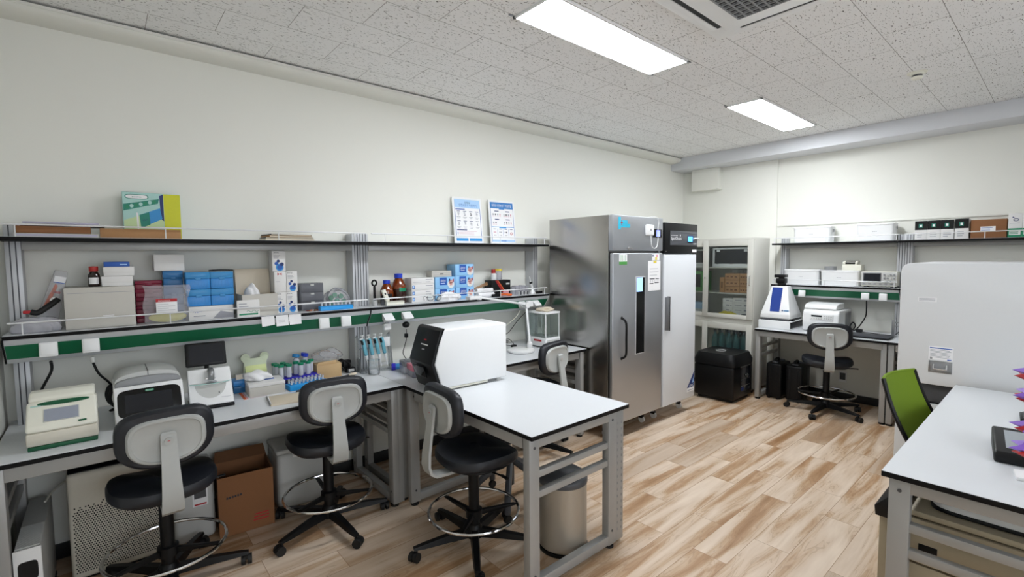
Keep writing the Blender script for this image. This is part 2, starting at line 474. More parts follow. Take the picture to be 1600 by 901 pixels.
# cornice with rounded lower edge along the left wall
g = G()
pf = [(YW, ZC - .012), (YW - .15, ZC - .012), (YW - .15, ZC - .026)]
for i in range(7):
    a = i / 6 * PI / 2; pf.append((YW - .02 - .125 * math.cos(a) ** .8, ZC - .028 - .038 * math.sin(a)))
pf.append((YW, ZC - .066))
g.prism(pf, 'x', XL, 5.85, 'trim_paint'); struct(g, 'trim_1')
g = G(); g.box(5.85, XR, YR, YW, 2.75, ZC, 'beam_paint', .004); struct(g, 'trim_2')
g = G(); g.box(6.05, XR, 2.985, 3.345, 2.475, 2.75, 'trim_paint', .004); struct(g, 'trim_3')        # boxed-in duct below the beam
g = G(); g.box(6.165, XR, 2.315, YW, 0, 2.75, 'wall_paint', .003); struct(g, 'trim_4')              # shallow column on the back wall
g = G(); g.box(6.188, XR, YR, 2.31, 1.955, 1.975, 'trim_paint', .003); struct(g, 'trim_5')           # thin rail on the back wall
g = G(); g.box(XL, 4.7, YW - .012, YW, 0, .085, 'skirting_black', .002); struct(g, 'baseboard_left')
g = G(); g.box(XR - .012, XR, YR, 2.315, 0, .085, 'skirting_black', .002); struct(g, 'baseboard_back')

# ceiling fittings
def panel_light(x0, y0, label):
    t = thing('ceiling_light', label, 'ceiling light', (x0 + .63, y0 + .15, ZC), 0, 'flat ceiling lights')
    g = G(); x, y = .632, .152
    for a in ((-x, x, -y, -y + .012), (-x, x, y - .012, y), (-x, -x + .012, -y, y), (x - .012, x, -y, y)):
        g.box(a[0], a[1], a[2], a[3], -.012, -.0005, 'white_plastic')
    g.out('frame', t)
    g = G(); g.box(-x + .0125, x - .0125, -y + .0125, y - .0125, -.010, -.001, 'lamp_white'); g.out('diffuser', t)
    for sx in (-1, 1):
        for s2 in (-1, 1):
            g = G(); g.box(sx * (x + .02) - .016, sx * (x + .02) + .016, s2 * (y - .01) - .006, s2 * (y - .01) + .006, -.007, -.0005, 'metal_grey', .001)
            g.out('clip', t)
    return t
panel_light(1.735, 1.69, 'long lit ceiling light nearest the camera, beside the air conditioner')
panel_light(4.15, 1.69, 'lit ceiling light at the far end, near the back wall beam')
t = thing('air_conditioner', 'square ceiling air conditioner panel at the top edge of the photo', 'air conditioner', (2.335, .915, ZC))
g = G(); s = .485
g.prism([(-s, -s), (s, -s), (s, s), (-s, s)], 'z', -.022, -.0005, 'white_plastic', .008, 3)
g.prism([(-.385, -.385), (.385, -.385), (.385, .385), (-.385, .385)], 'z', -.036, -.0222, 'white_plastic', .012, 3); g.out('panel', t)
for k in range(4):
    g = G(); g.box(-.33, .33, .395, .418, -.0245, -.0215, 'black_plastic'); g.box(-.33, .33, .42, .465, -.0275, -.0222, 'white_plastic', .002)
    g.xf(Matrix.Rotation(k * PI / 2, 4, 'Z')); g.out('louvre', t)
g = G(); g.box(-.28, .28, -.28, .28, -.0372, -.0365, 'black_plastic')
for i in range(15):
    q = -.28 + i * .04; g.box(q - .004, q + .004, -.28, .28, -.041, -.0373, 'mid_grey'); g.box(-.28, .28, q - .004, q + .004, -.0405, -.0373, 'mid_grey')
for i in range(28):
    q = -.275 + i * .02; g.box(q - .0015, q + .0015, -.28, .28, -.040, -.0373, 'mid_grey')
g.out('grille', t)
t = thing('smoke_detector', 'small round cream smoke detector on the ceiling tiles', 'smoke detector', (4.46, .765, ZC))
g = G(); g.lathe([(.0, -.006), (.055, -.006), (.06, -.0005)][::1], 'cream', seg=28); g.out('base', t)
g = G(); g.lathe([(0, -.046), (.026, -.046), (.034, -.038), (.034, -.030)], 'cream', seg=24); g.lathe([(.030, -.0298), (.030, -.018)], 'dark_grey', seg=24); g.lathe([(.036, -.0178), (.040, -.0065)], 'cream', seg=24); g.out('sensor', t)
g = G(); g.sph((.03, 0, -.03), .003, 'ink_red', seg=8); g.out('indicator', t)

# ------------------------------------------------------------------ benches
T = .80
def end_frame(g_name, t, ax, pos, a0, a1, ztop, outer=0, th=.045, mids=True, sgn=1):
    """rectangular steel end frame in the plane ax=pos, spanning a0..a1 along the other axis"""
    def bx(g, p0, p1, q0, q1, z0, z1, mt='frame_grey', bev=.003):
        if ax == 'x': g.box(p0, p1, q0, q1, z0, z1, mt, bev)
        else: g.box(q0, q1, p0, p1, z0, z1, mt, bev)
    g = G(); P0, P1 = pos, pos + th
    bx(g, P0, P1, a0, a0 + .065, .02, ztop); bx(g, P0, P1, a1 - .065, a1, .02, ztop)
    bx(g, P0 + .001, P1 - .001, a0 + .06, a1 - .06, ztop - .055, ztop - .001)
    bx(g, P0 + .001, P1 - .001, a0 + .06, a1 - .06, .025, .075)
    if mids:
        for z in (.49, .59): bx(g, P0 + .006, P1 - .006, a0 + .06, a1 - .06, z - .017, z + .017)
    for a in (a0 + .033, a1 - .033):
        for z in (.1, ztop - .05):
            d = .004
            if ax == 'x': g.cyl((P0 - .002 if sgn > 0 else P1 + .002, a, z), (P0 + .002 if sgn > 0 else P1 - .002, a, z), .007, 'dark_grey', seg=10)
            else: g.cyl((a, P0 - .002, z), (a, P0 + .002, z), .007, 'dark_grey', seg=10)
    o = g.out(g_name, t)
    for a in (a0 + .033, a1 - .033):
        g = G(); c = ((P0 + P1) / 2, a) if ax == 'x' else (a, (P0 + P1) / 2)
        g.lathe([(.026, 0), (.026, .012), (.01, .014), (.01, .022)], 'black_rubber', (c[0], c[1], 0), 14); g.out('levelling_foot', o)
    return o
def tabletop(t, x0, x1, y0, y1, z=T):
    g = G(); g.box(x0, x1, y0, y1, z - .022, z - .0012, 'edge_black', .0015)
    g.box(x0 + .0008, x1 - .0008, y0 + .0008, y1 - .0008, z - .002, z, 'laminate'); return g.out('tabletop', t)
def upright(t, x0, x1, y0, y1, ztop, face):
    """slotted upright with rows of small dimples"""
    g = G(); g.box(x0, x1, y0, y1, .02, ztop, 'frame_grey', .002)
    for i in range(17):
        z = .08 + i * .038
        if face == 'y':
            for u in (.28, .75): g.box(x0 + (x1 - x0) * u - .003, x0 + (x1 - x0) * u + .003, y0 - .0016, y0 + .001, z, z + .014, 'mid_grey', .0007)
    return g.out('slotted_upright', t)
Z0 = T - .022
# bench along the left wall, near part
t = thing('lab_bench', 'long white topped bench against the left wall under the near shelves', 'lab bench')
tabletop(t, -.390, 1.4515, 2.78, 3.525)
g = G(); g.box(-.345, 1.37, 2.80, 2.835, Z0 - .062, Z0 - .001, 'frame_grey', .003); g.out('apron', t); g = G(); g.box(-.30, 1.37, 3.40, 3.435, Z0 - .062, Z0 - .001, 'frame_grey', .003); g.out('apron', t)
end_frame('leg_frame', t, 'x', -.388, 2.795, 3.45, Z0 - .001); end_frame('leg_frame', t, 'x', 1.370, 2.795, 3.45, Z0 - .001)
upright(t, 1.417, 1.449, 2.80, 2.85, Z0 - .001, 'n')
# bench along the left wall, far part
t = thing('lab_bench', 'white topped wall bench with the glass balance, behind the tall white instrument', 'lab bench')
tabletop(t, 1.4535, 3.257, 2.78, 3.525)
g = G(); g.box(1.52, 3.18, 2.80, 2.835, Z0 - .062, Z0 - .001, 'frame_grey', .003); g.out('apron', t); g = G(); g.box(1.52, 3.18, 3.40, 3.435, Z0 - .062, Z0 - .001, 'frame_grey', .003); g.out('apron', t)
end_frame('leg_frame', t, 'x', 1.458, 2.83, 3.45, Z0 - .001); end_frame('leg_frame', t, 'x', 3.19, 2.795, 3.45, Z0 - .001)
# peninsula table
t = thing('lab_table', 'white table standing out into the room with a bin under it', 'lab table')
tabletop(t, 1.4535, 2.195, 1.566, 2.7785)
g = G(); g.box(1.47, 1.50, 1.65, 2.68, Z0 - .062, Z0 - .001, 'frame_grey', .003); g.out('apron', t); g = G(); g.box(2.12, 2.15, 1.65, 2.68, Z0 - .062, Z0 - .001, 'frame_grey', .003); g.out('apron', t)
end_frame('leg_frame', t, 'y', 1.595, 1.465, 2.118, Z0 - .001); end_frame('leg_frame', t, 'y', 2.73, 1.465, 2.118, Z0 - .001, mids=False)
upright(t, 2.1185, 2.190, 1.600, 1.64, Z0 - .001, 'y')
# desk on the back wall
t = thing('lab_bench', 'white topped bench at the back wall carrying the centrifuge', 'lab bench')
tabletop(t, 5.53, 6.185, 1.0815, 2.275)
g = G(); g.box(5.55, 5.585, 1.12, 2.24, Z0 - .062, Z0 - .001, 'frame_grey', .003); g.out('apron', t); g = G(); g.box(6.05, 6.08, 1.12, 2.24, Z0 - .062, Z0 - .001, 'frame_grey', .003); g.out('apron', t)
end_frame('leg_frame', t, 'y', 2.225, 5.555, 6.15, Z0 - .001); end_frame('leg_frame', t, 'y', 1.085, 5.555, 6.15, Z0 - .001)
t = thing('lab_bench', 'white topped bench end at the back wall, behind the tall white safety cabinet', 'lab bench')
tabletop(t, 5.53, 6.185, -.70, 1.0795)
g = G(); g.box(5.55, 5.585, -.64, 1.02, Z0 - .062, Z0 - .001, 'frame_grey', .003); g.out('apron', t)
end_frame('leg_frame', t, 'y', 1.030, 5.555, 6.15, Z0 - .001); end_frame('leg_frame', t, 'y', -.69, 5.555, 6.15, Z0 - .001)
# desk in the right foreground
t = thing('lab_table', 'white topped table in the right foreground', 'lab table')
tabletop(t, 2.215, 4.015, -.316, .434)
g = G(); g.box(2.30, 3.93, .385, .415, Z0 - .062, Z0 - .001, 'frame_grey', .003); g.out('apron', t); g = G(); g.box(2.30, 3.93, -.30, -.27, Z0 - .062, Z0 - .001, 'frame_grey', .003); g.out('apron', t)
end_frame('leg_frame', t, 'x', 2.25, -.30, .416, Z0 - .001); end_frame('leg_frame', t, 'x', 3.95, -.30, .416, Z0 - .001)

# ------------------------------------------------------------------ shelf units over the benches (local frame: x along the wall, wall at y=0)
def socket(t, x, opened=0):
    g = G()
    if not opened:
        g.box(-.034, .034, -.022, -.0005, -.036, .036, 'white_plastic', .006, 3)
        g.box(-.027, .027, -.0245, -.021, -.026, .030, 'white_plastic', .002)
    else:
        g.prism([(-.002, .034), (-.055, -.02), (-.05, -.028), (-.004, .018)], 'x', -.038, .038, 'white_plastic', .002)
        g.prism([(-.002, .034), (-.045, -.018), (-.002, -.02)], 'x', -.038, -.034, 'white_plastic'); g.box(-.03, .03, -.006, -.0005, -.036, .03, 'light_grey', .002)
    M = Matrix.Translation((x, -.266, 1.187)) @ Matrix.Rotation(-.12, 4, 'X')
    g.xf(M); return g.out('socket_cover', t)
def shelf_unit(label, loc, rz, x0, x1, posts, socks, stubs, zl=1.27, zu=1.74, cap=(0, 0)):
    t = thing('reagent_shelf', label, 'shelf unit', loc, rz)
    for p in posts:
        g = G(); w = .058
        for z0, z1 in ((T + .001, 1.124), (1.2525, zl - .020), (zl + .0005, zu - .020), (zu + .0005, zu + .062)):
            g.box(p, p + w, -.125, -.01, z0, z1, 'anodised', .002)
            g.box(p + .016, p + .021, -.1262, -.124, z0, z1, 'anodised_dark'); g.box(p + w - .021, p + w - .016, -.1262, -.124, z0, z1, 'anodised_dark')
        g.out('post', t)
    for nm, z in (('lower_shelf', zl), ('upper_shelf', zu)):
        g = G(); g.box(x0, x1, -.285, -.012, z - .019, z - .001, 'edge_black', .001); g.box(x0 + .001, x1 - .001, -.2845, -.013, z - .0018, z, 'laminate'); g.out(nm, t)
    g = G(); g.box(posts[0] + .06, posts[-1] - .002, -.13, -.10, zu - .062, zu - .0195, 'frame_grey', .002); g.out('shelf_beam', t)
    # service strip with its sockets
    pr_ = [(-.282, zl - .0195), (-.272, zl - .048), (-.215, zl - .120), (-.205, zl - .142), (-.13, zl - .142), (-.13, zl - .0195)]
    g = G(); g.prism(pr_, 'x', x0 + .004, x1 - .004, 'anodised', .001); o = g.out('service_strip', t)
    g = G(); dx, dz = -.215 + .272, -.072; ln = math.hypot(dx, dz); nx, nz = dz / ln * .0015, -dx / ln * .0015
    g.prism([(-.272, zl - .048), (-.272 + nx, zl - .048 + nz), (-.215 + nx, zl - .120 + nz), (-.215, zl - .120)], 'x', x0 + .006, x1 - .006, 'strip_green'); g.out('green_face', o)
    for e, on in ((x0, cap[0]), (x1, cap[1])):
        if on:
            g = G(); g.prism([(a + (-.003 if a < -.2 else .002), b_) for a, b_ in pr_], 'x', e - .003, e + .0035, 'black_plastic' if on == 1 else 'light_grey'); g.out('end_cap', o)
    for x, op in socks: socket(t, x, op)
    for z in (zl, zu):
        g = G(); r = .0042; hgt = .058
        g.tube([(x0 + .02, -.275, z + hgt), (x1 - .02, -.275, z + hgt)], r, 'rail_white')
        for x in stubs: g.cyl((x, -.275, z), (x, -.275, z + hgt), .003, 'rail_white', seg=8)
        g.out('guard_rail', t)
    return t
SA = shelf_unit('two tier shelf unit nearest the camera on the left wall', (0, YW, 0), 0, -.370, 1.4525, (-.355, 1.392),
    [(-.215, 0), (-.058, 0), (1.122, 0), (1.271, 0)], (-.30, .28, .86, 1.35), cap=(1, 1))
SB = shelf_unit('two tier shelf unit on the left wall beside the steel refrigerator', (0, YW, 0), 0, 1.4545, 3.253, (1.455, 3.197),
    [(1.582, 1), (1.737, 1), (2.91, 1), (3.08, 1)], (1.58, 2.12, 2.66, 3.2), cap=(0, 2))
# on the back wall the shelf depth is .24
SC = shelf_unit('two tier shelf unit on the back wall above the centrifuge', (XR - .002, 0, 0), -HALF, -2.262, -1.0775, (-2.222, -1.136),
    [(-1.935, 0), (-1.352, 0), (-1.204, 0)], (-2.24, -1.72, -1.12), zl=1.282, zu=1.752)
SD = shelf_unit('two tier shelf unit on the back wall holding black and white boxes', (XR - .002, 0, 0), -HALF, -1.0755, .72, (-1.0745, .66),
    [(-.6, 0)], (-1.05, -.50, .1), zl=1.282, zu=1.752)

# ------------------------------------------------------------------ swivel stools
def supere(n, a, b, ex, ey=None):
    out = []
    for i in range(n):
        t_ = 2 * PI * i / n; c_, s_ = math.cos(t_), math.sin(t_)
        e_ = ex if s_ >= 0 else (ey or ex)
        out.append((a * math.copysign(abs(c_) ** (2 / e_), c_), b * math.copysign(abs(s_) ** (2 / e_), s_)))
    return out
def loft(g, rings, mt, cap=True):
    n = len(rings[0]); vs = [p for r in rings for p in r]; fs = []
    for k in range(len(rings) - 1):
        for i in range(n):
            j = (i + 1) % n; fs.append((k * n + i, k * n + j, (k + 1) * n + j, (k + 1) * n + i))
    if cap: fs.append(list(range(n))[::-1]); fs.append([(len(rings) - 1) * n + i for i in range(n)])
    return g.raw(vs, fs, mt)
def star_base(t, mt, R=.335, rot=0, hub=.085):
    g = G(); g.lathe([(.03, .05), (.048, .055), (.048, .10), (.034, .125)], mt, seg=18)
    for k in range(5):
        a = rot + k * 2 * PI / 5; M = Matrix.Rotation(a, 4, 'Z'); s0 = len(g.v)
        sec = lambda x, w, z0, z1: [(x, -w, z0), (x, w, z0), (x, w * .7, z1), (x, -w * .7, z1)]
        loft(g, [sec(.03, .026, .06, .105), sec(.16, .022, .062, .098), sec(.29, .020, .062, .084), sec(R + .012, .016, .064, .076)], mt)
        g.xf(M, s0)
    g.out('base', t)
    for k in range(5):
        a = rot + k * 2 * PI / 5; g = G()
        g.cyl((0, 0, .05), (0, 0, .068), .008, mt, seg=8)
        for s_ in (-1, 1):
            g.cyl((-.012, s_ * .006, .026), (-.012, s_ * .025, .026), .0258, 'black_rubber', seg=18)
        g.prism([(-.036, .03), (-.02, .052), (.008, .052), (.008, .03)], 'y', -.007, .007, mt, .001)
        g.xf(Matrix.Translation((R * math.cos(a), R * math.sin(a), 0)) @ Matrix.Rotation(a + 1.1 + k * .9, 4, 'Z')); g.out('caster', t)
def make_stool(loc, rz, label, base_rot):
    t = thing('lab_stool', label, 'stool', loc, rz, 'dark swivel lab stools')
    g = G(); rings = []
    for z, k, dy in ((.492, .86, 0), (.497, .95, 0), (.512, 1, 0), (.535, 1, 0), (.552, .965, 0), (.560, .88, 0), (.562, .6, 0), (.558, .2, 0)):
        rings.append([(x * k, y * k + .02, z + (.012 * (abs(x) / .21) ** 3) + (-.02 * max(0, (y - .12) / .09) ** 2 if z > .5 else -.012 * max(0, (y - .12) / .09) ** 2)) for x, y in supere(40, .222, .212, 2.7)])
    loft(g, rings, 'vinyl'); o = g.out('seat', t)
    g = G(); g.prism([(x, y + .02) for x, y in supere(24, .185, .175, 2.6)], 'z', .482, .4935, 'black_plastic', .004); g.out('seat_pan', o)
    g = G(); g.cyl((0, 0, .12), (0, 0, .425), .030, 'black_plastic', seg=20); g.cyl((0, 0, .425), (0, 0, .432), .034, 'black_plastic', seg=20)
    g.cyl((0, 0, .432), (0, 0, .462), .014, 'chrome'); g.box(-.06, .06, -.09, .09, .462, .4815, 'black_plastic', .006); g.out('column', t)
    g = G(); g.tube([(.05, .0, .468), (.16, .03, .466), (.235, .04, .470)], .005, 'black_plastic'); g.box(.21, .27, .03, .05, .466, .474, 'black_plastic', .003); g.out('height_lever', t)
    star_base(t, 'black_plastic', rot=base_rot)
    g = G(); n = 48; g.tube([(.252 * math.cos(2 * PI * i / n), .252 * math.sin(2 * PI * i / n), .205) for i in range(n)], .0085, 'chrome', closed=True); o = g.out('footrest_ring', t)
    g = G(); g.lathe([(.0305, .165), (.046, .165), (.046, .21), (.0305, .215)], 'black_plastic', seg=18)
    for k in range(3):
        a = .5 + base_rot + k * 2 * PI / 3; M = Matrix.Rotation(a, 4, 'Z'); s0 = len(g.v)
        g.prism([(.04, .172), (.04, .200), (.235, .203), (.252, .196), (.235, .192)], 'y', -.011, .011, 'black_plastic', .002); g.xf(M, s0)
    g.out('spokes', o)
    # backrest pad, shell and support arm
    bx, bz, by = .19, .135, -.20
    pts = supere(48, bx, bz, 4.0, 2.35)
    def ring(k, dy, zoff=0): return [(x * k, by + dy + .30 * (x * k) ** 2, .812 + zoff + z * k + 0) for x, z in pts]
    g = G()
    loft(g, [ring(.62, -.022), ring(.90, -.022), ring(.975, -.012), ring(1, .004), ring(.985, .020), ring(.93, .030), ring(.7, .034), ring(.3, .032)], 'vinyl')
    o = g.out('backrest', t)
    p2 = supere(40, .150, .103, 3.6, 2.3)
    def r2(k, dy): return [(x * k, by + dy + .30 * (x * k) ** 2, .806 + z * k) for x, z in p2]
    g = G(); loft(g, [r2(.15, -.0335), r2(.84, -.0335), r2(.86, -.0345), r2(.875, -.0385), r2(.955, -.0385), r2(1, -.031), r2(1.01, -.021)], 'shell_grey'); g.out('back_shell', o)
    g = G(); path = [(-.240, .842, .020), (-.248, .838, .026), (-.252, .80, .0265), (-.268, .70, .029), (-.284, .60, .033), (-.288, .535, .036), (-.276, .498, .037), (-.245, .478, .034), (-.18, .472, .03), (-.085, .472, .028)]
    rr = []
    for i, (y, z, w) in enumerate(path):
        a, b_ = path[max(i - 1, 0)], path[min(i + 1, len(path) - 1)]
        ty, tz = b_[0] - a[0], b_[1] - a[1]; l = math.hypot(ty, tz); ny, nz = -tz / l, ty / l
        h = .009
        w *= 1.15
        rr.append([(-w, y + ny * h * .6, z + nz * h * .6), (-w * .8, y + ny * h, z + nz * h), (w * .8, y + ny * h, z + nz * h), (w, y + ny * h * .6, z + nz * h * .6), (w, y - ny * h, z - nz * h), (-w, y - ny * h, z - nz * h)])
    loft(g, rr, 'shell_grey'); g.cyl((0, -.262, .812), (0, -.2655, .812), .018, 'shell_grey', seg=18); g.box(-.006, .004, -.2662, -.2652, .812, .815, 'ink_red'); g.out('back_support', t)
    return t
D = math.radians
ST = make_stool((.185, 2.86, 0), D(2), 'dark swivel stool at the cream thermal cycler, nearest the camera at the left', D(57.6))
def stool(loc, rot, label, base=0):
    r = dup(ST, loc, D(rot), label)
    for c_ in r.children:
        if c_.name.split('.')[0] in ('base', 'caster', 'footrest_ring'): c_.rotation_euler.z = D(base)
    return r
stool((.99, 2.89, 0), -5, 'dark swivel stool in front of the blue tube racks, beside the open carton', 6)
stool((1.53, 2.13, 0), -94, 'dark swivel stool facing the side of the table that stands out into the room', -15)
stool((2.69, 2.85, 0), 10, 'dark swivel stool by the glass balance, half hidden behind the white table')
stool((5.585, 1.576, 0), -70, 'dark swivel stool at the back wall bench in front of the centrifuge', -27)
# grey based stool pushed right under the peninsula
t = thing('round_stool', 'black round stool on a grey steel leg base pushed under the table standing out', 'stool', (1.985, 2.345, 0))
g = G(); g.lathe([(.0, .455), (.15, .455), (.172, .465), (.175, .49), (.16, .505), (0, .508)], 'vinyl', seg=32); g.out('seat', t)
g = G(); g.cyl((0, 0, .30), (0, 0, .454), .013, 'chrome'); g.cyl((0, 0, .13), (0, 0, .335), .024, 'dark_grey', seg=18); g.cyl((0, 0, .33), (0, 0, .337), .028, 'black_plastic', seg=18); g.out('column', t)
for k in range(5):
    a = D(225 + 72 * k); g = G(); c_, s_ = math.cos(a), math.sin(a)
    g.tube([(c_ * .02, s_ * .02, .29), (c_ * .12, s_ * .12, .235), (c_ * .225, s_ * .225, .155), (c_ * .247, s_ * .247, .12), (c_ * .25, s_ * .25, .06)], .021, 'dark_grey', sub=4); o = g.out('leg', t)
    g = G(); g.cyl((c_ * .25, s_ * .25 - .011, .026), (c_ * .25, s_ * .25 + .011, .026), .0255, 'black_rubber', seg=16)
    g.cyl((c_ * .25, s_ * .25, .03), (c_ * .25, s_ * .25, .062), .009, 'black_plastic', seg=10); g.out('caster', o)

# ------------------------------------------------------------------ green mesh task chair by the right table
t = thing('task_chair', 'lime green mesh back office chair behind the right foreground table', 'chair', (3.20, .215, 0), D(180 - 9.5))
g = G()
def gb(u, v):   # u across, v up; strongly curved and leaning back
    x = (u - .5) * .43; z = .60 + v * .37; w = 1 - .12 * v
    return (x * w, -.24 - .16 * v + 1.0 * (x * w) ** 2 - .02 * math.sin(v * PI), z)
g.grid(gb, 16, 14, 'mesh_green'); g.grid(lambda u, v: tuple(Vector(gb(u, v)) + Vector((0, -.006, 0))), 16, 14, 'mesh_green'); o = g.out('backrest', t)
g = G(); edge = [gb(0, 1 - i / 8) for i in range(9)] + [gb(i / 8, 0) for i in range(1, 9)] + [gb(1, i / 8) for i in range(1, 9)]
g.tube([Vector(p) + Vector((0, -.004, 0)) for p in edge], .0105, 'black_plastic')
g.tube([Vector(gb(i / 8, 1)) + Vector((0, -.003, 0)) for i in range(9)], .007, 'mesh_green')
g.tube([Vector(gb(.5, 0)) + Vector((0, -.01, 0)), (0, -.27, .50), (0, -.18, .45), (0, -.05, .445)], .02, 'black_plastic', sub=4); g.out('back_frame', o)
g = G(); g.prism(supere(28, .235, .225, 3), 'z', .462, .53, 'mesh_green', .02, 3); g.out('seat', t)
g = G(); g.cyl((0, 0, .12), (0, 0, .462), .026, 'black_plastic', seg=18); g.box(-.1, .1, -.12, .12, .435, .4615, 'black_plastic', .006); g.out('column', t)
star_base(t, 'black_plastic', R=.29, rot=.2)

# ------------------------------------------------------------------ steel refrigerator (front looks to -y)
def caster(t, x, y, h, mt='white_plastic'):
    g = G(); g.cyl((x - .011, y, .031), (x + .011, y, .031), .031, mt, seg=16)
    g.cyl((x, y + .01, .05), (x, y + .01, h), .014, 'metal_grey', seg=10); g.box(x - .03, x + .03, y - .02, y + .04, h - .012, h - .0005, 'metal_grey', .002); g.box(x - .016, x + .016, y - .018, y + .03, .045, .07, 'black_plastic', .003)
    return g.out('caster', t)
def arc_handle(t, x, y, z0, z1, mt, out_=.045, r=.009, nm='handle'):
    g = G(); g.tube([(x, y, z0), (x, y - out_ * .7, z0 + .02), (x, y - out_, z0 + .06), (x, y - out_, (z0 + z1) / 2), (x, y - out_, z1 - .06), (x, y - out_ * .7, z1 - .02), (x, y, z1)], r, mt, sub=4)
    for z in (z0, z1): g.cyl((x, y - .004, z), (x, y, z), .014, mt, seg=12)
    return g.out(nm, t)
t = thing('refrigerator', 'tall stainless steel laboratory refrigerator with a narrow door window', 'refrigerator', (3.283, 2.515, 0))
w, d, h = .757, .755, 1.972
g = G(); g.box(0, w, .05, d, .13, h, 'steel_side', .004); g.box(.012, w - .012, .035, .06, .15, 1.655, 'black_rubber'); g.out('body', t)
g = G(); g.box(0, w, 0, .0495, 1.668, h, 'steel_front', .006); o = g.out('control_header', t)
g = G(); g.box(.588, .735, -.004, -.0003, 1.79, 1.868, 'black_gloss', .002); g.box(.64, .70, -.0046, -.004, 1.80, 1.858, 'screen_violet'); g.out('display', o)
g = G(); s0 = len(g.v); g.box(.07, .105, -.0016, -.0003, 1.85, 1.955, 'logo_cyan'); g.box(.105, .235, -.0016, -.0003, 1.868, 1.90, 'logo_cyan'); g.box(.105, .20, -.0016, -.0003, 1.90, 1.93, 'logo_cyan')
g.box(.112, .12, -.0022, -.0016, 1.885, 1.93, 'ink_red'); g.box(.102, .13, -.0022, -.0016, 1.903, 1.912, 'ink_red'); g.out('emblem', o)
g = G(); g.cyl((.20, -.002, 1.69), (.20, -.012, 1.69), .012, 'chrome', seg=14); g.box(.20, .255, -.016, -.011, 1.686, 1.695, 'chrome', .002); g.out('lock', o)
g = G(); g.box(.0, w, .0, .034, .155, 1.648, 'steel_front', .008, 3); o = g.out('door', t)
g = G(); g.box(.325, .470, -.003, -.0003, .735, 1.44, 'anodised', .001); g.box(.335, .462, -.0036, -.003, .745, 1.43, 'black_gloss'); g.box(.337, .430, -.0041, -.0036, 1.302, 1.428, 'window_blue'); g.box(.437, .446, -.0041, -.0036, .76, 1.42, 'screen_dark'); g.out('window', o)
arc_handle(o, .125, -.0002, .73, 1.085, 'black_plastic', .05, .010)
for x in (.1, w - .1):
    for y in (.15, d - .1): caster(t, x, y, .1295)
REF = (3.283, 2.515, 0)
def stuck(name, label, cat, fn):
    g = G(); fn(g); return tag(g.out(name, None, REF), label, cat)
def f(g):
    g.box(.455, .575, -.0265, -.0008, 1.805, 1.905, 'white_plastic', .012, 3); g.box(.508, .528, -.028, -.0262, 1.848, 1.868, 'mid_grey', .002)
stuck('sensor_box', 'small white sensor box stuck on the steel refrigerator header', 'sensor box', f)
def f(g):
    g.tube([(.53, -.018, 1.804), (.528, -.022, 1.76), (.55, -.02, 1.705), (.60, -.016, 1.69), (.645, -.012, 1.72), (.66, -.010, 1.80), (.66, -.008, 1.88), (.675, -.006, 1.93), (.66, -.008, 1.96), (.63, -.004, 1.979), (.60, .03, 1.979), (.55, .2, 1.978)], .0035, 'white_plastic', sub=4)
stuck('sensor_cable', 'thin white cable looping down from the sensor box on the refrigerator', 'cable', f)
def f(g):
    g.box(.085, .195, -.0012, -.0002, 1.575, 1.638, 'paper'); g.box(.085, .195, -.0014, -.0002, 1.548, 1.575, 'sticker_green')
    for i in range(4): g.box(.105 + i * .022, .110 + i * .022, -.0018, -.0012, 1.58, 1.632, 'sticker_green')
stuck('sticker', 'green and white striped sticker at the top corner of the steel refrigerator door', 'sticker', f)
def f(g):
    g.box(.515, .715, -.0032, -.0012, 1.30, 1.575, 'paper'); D_ = .0064
    for v in (1.50, 1.47, 1.44): g.box(.54, .69 - random.random() * .05, -.0036, -.0032, v, v + .004, 'ink_grey')
    for v, a, b_ in ((1.405, .54, .62), (1.405, .635, .69), (1.362, .54, .60), (1.368, .62, .69)): g.box(a, b_, -.0036, -.0032, v, v + .008, 'ink')
    for i in range(5): g.box(.55 + i * .03, .556 + i * .03, -.0036, -.0032, 1.375, 1.40, 'ink_grey')
stuck('paper_notice', 'white printed notice taped on the steel refrigerator door', 'notice', f)
def f(g):
    g.box(.58, .70, -.0010, -.0001, 1.58, 1.640, 'paper'); g.box(.60, .645, -.0050, -.0034, 1.555, 1.575, 'yellow_soft'); g.box(.63, .66, -.0016, -.0010, 1.582, 1.61, 'yellow_soft'); g.box(.648, .668, -.0016, -.0010, 1.61, 1.632, 'pink'); g.box(.585, .60, -.0016, -.0010, 1.615, 1.632, 'ink_navy')
stuck('note_card', 'small card with yellow and pink patches above the notice on the refrigerator door', 'card', f)
# white refrigerator with the black header
t = thing('refrigerator', 'tall white laboratory refrigerator with a black control header', 'refrigerator', (4.07, 2.515, 0))
w, d, h = .595, .70, 1.932
g = G(); g.box(0, w, .045, d, .13, h, 'freezer_white', .004); g.out('body', t)
g = G(); g.box(-.006, w + .006, -.004, .0445, 1.642, h + .004, 'black_plastic', .003); o = g.out('control_header', t)
g = G(); g.box(.085, w - .004, -.007, -.0042, 1.722, 1.862, 'dark_grey', .001)
g.prism([(.09, 1.842), (w - .006, 1.828), (w - .006, 1.838), (.09, 1.862)], 'y', -.0078, -.007, 'anodised_dark'); g.prism([(.09, 1.747), (w - .006, 1.766), (w - .006, 1.756), (.09, 1.728)], 'y', -.0078, -.007, 'anodised_dark')
g.box(.40, .515, -.0078, -.007, 1.748, 1.822, 'ink_navy', 0); g.box(.415, .50, -.0084, -.0078, 1.76, 1.812, 'screen_blue')
g.text('SpeciChrom', .195, -.0078, 1.775, .030, 'paper', w=.185); g.text('TEMP', .545, -.0078, 1.733, .011, 'paper', w=.07)
for i in range(6): g.box(.105 + i * .02, .118 + i * .02, -.0076, -.007, 1.815, 1.819, 'paper')
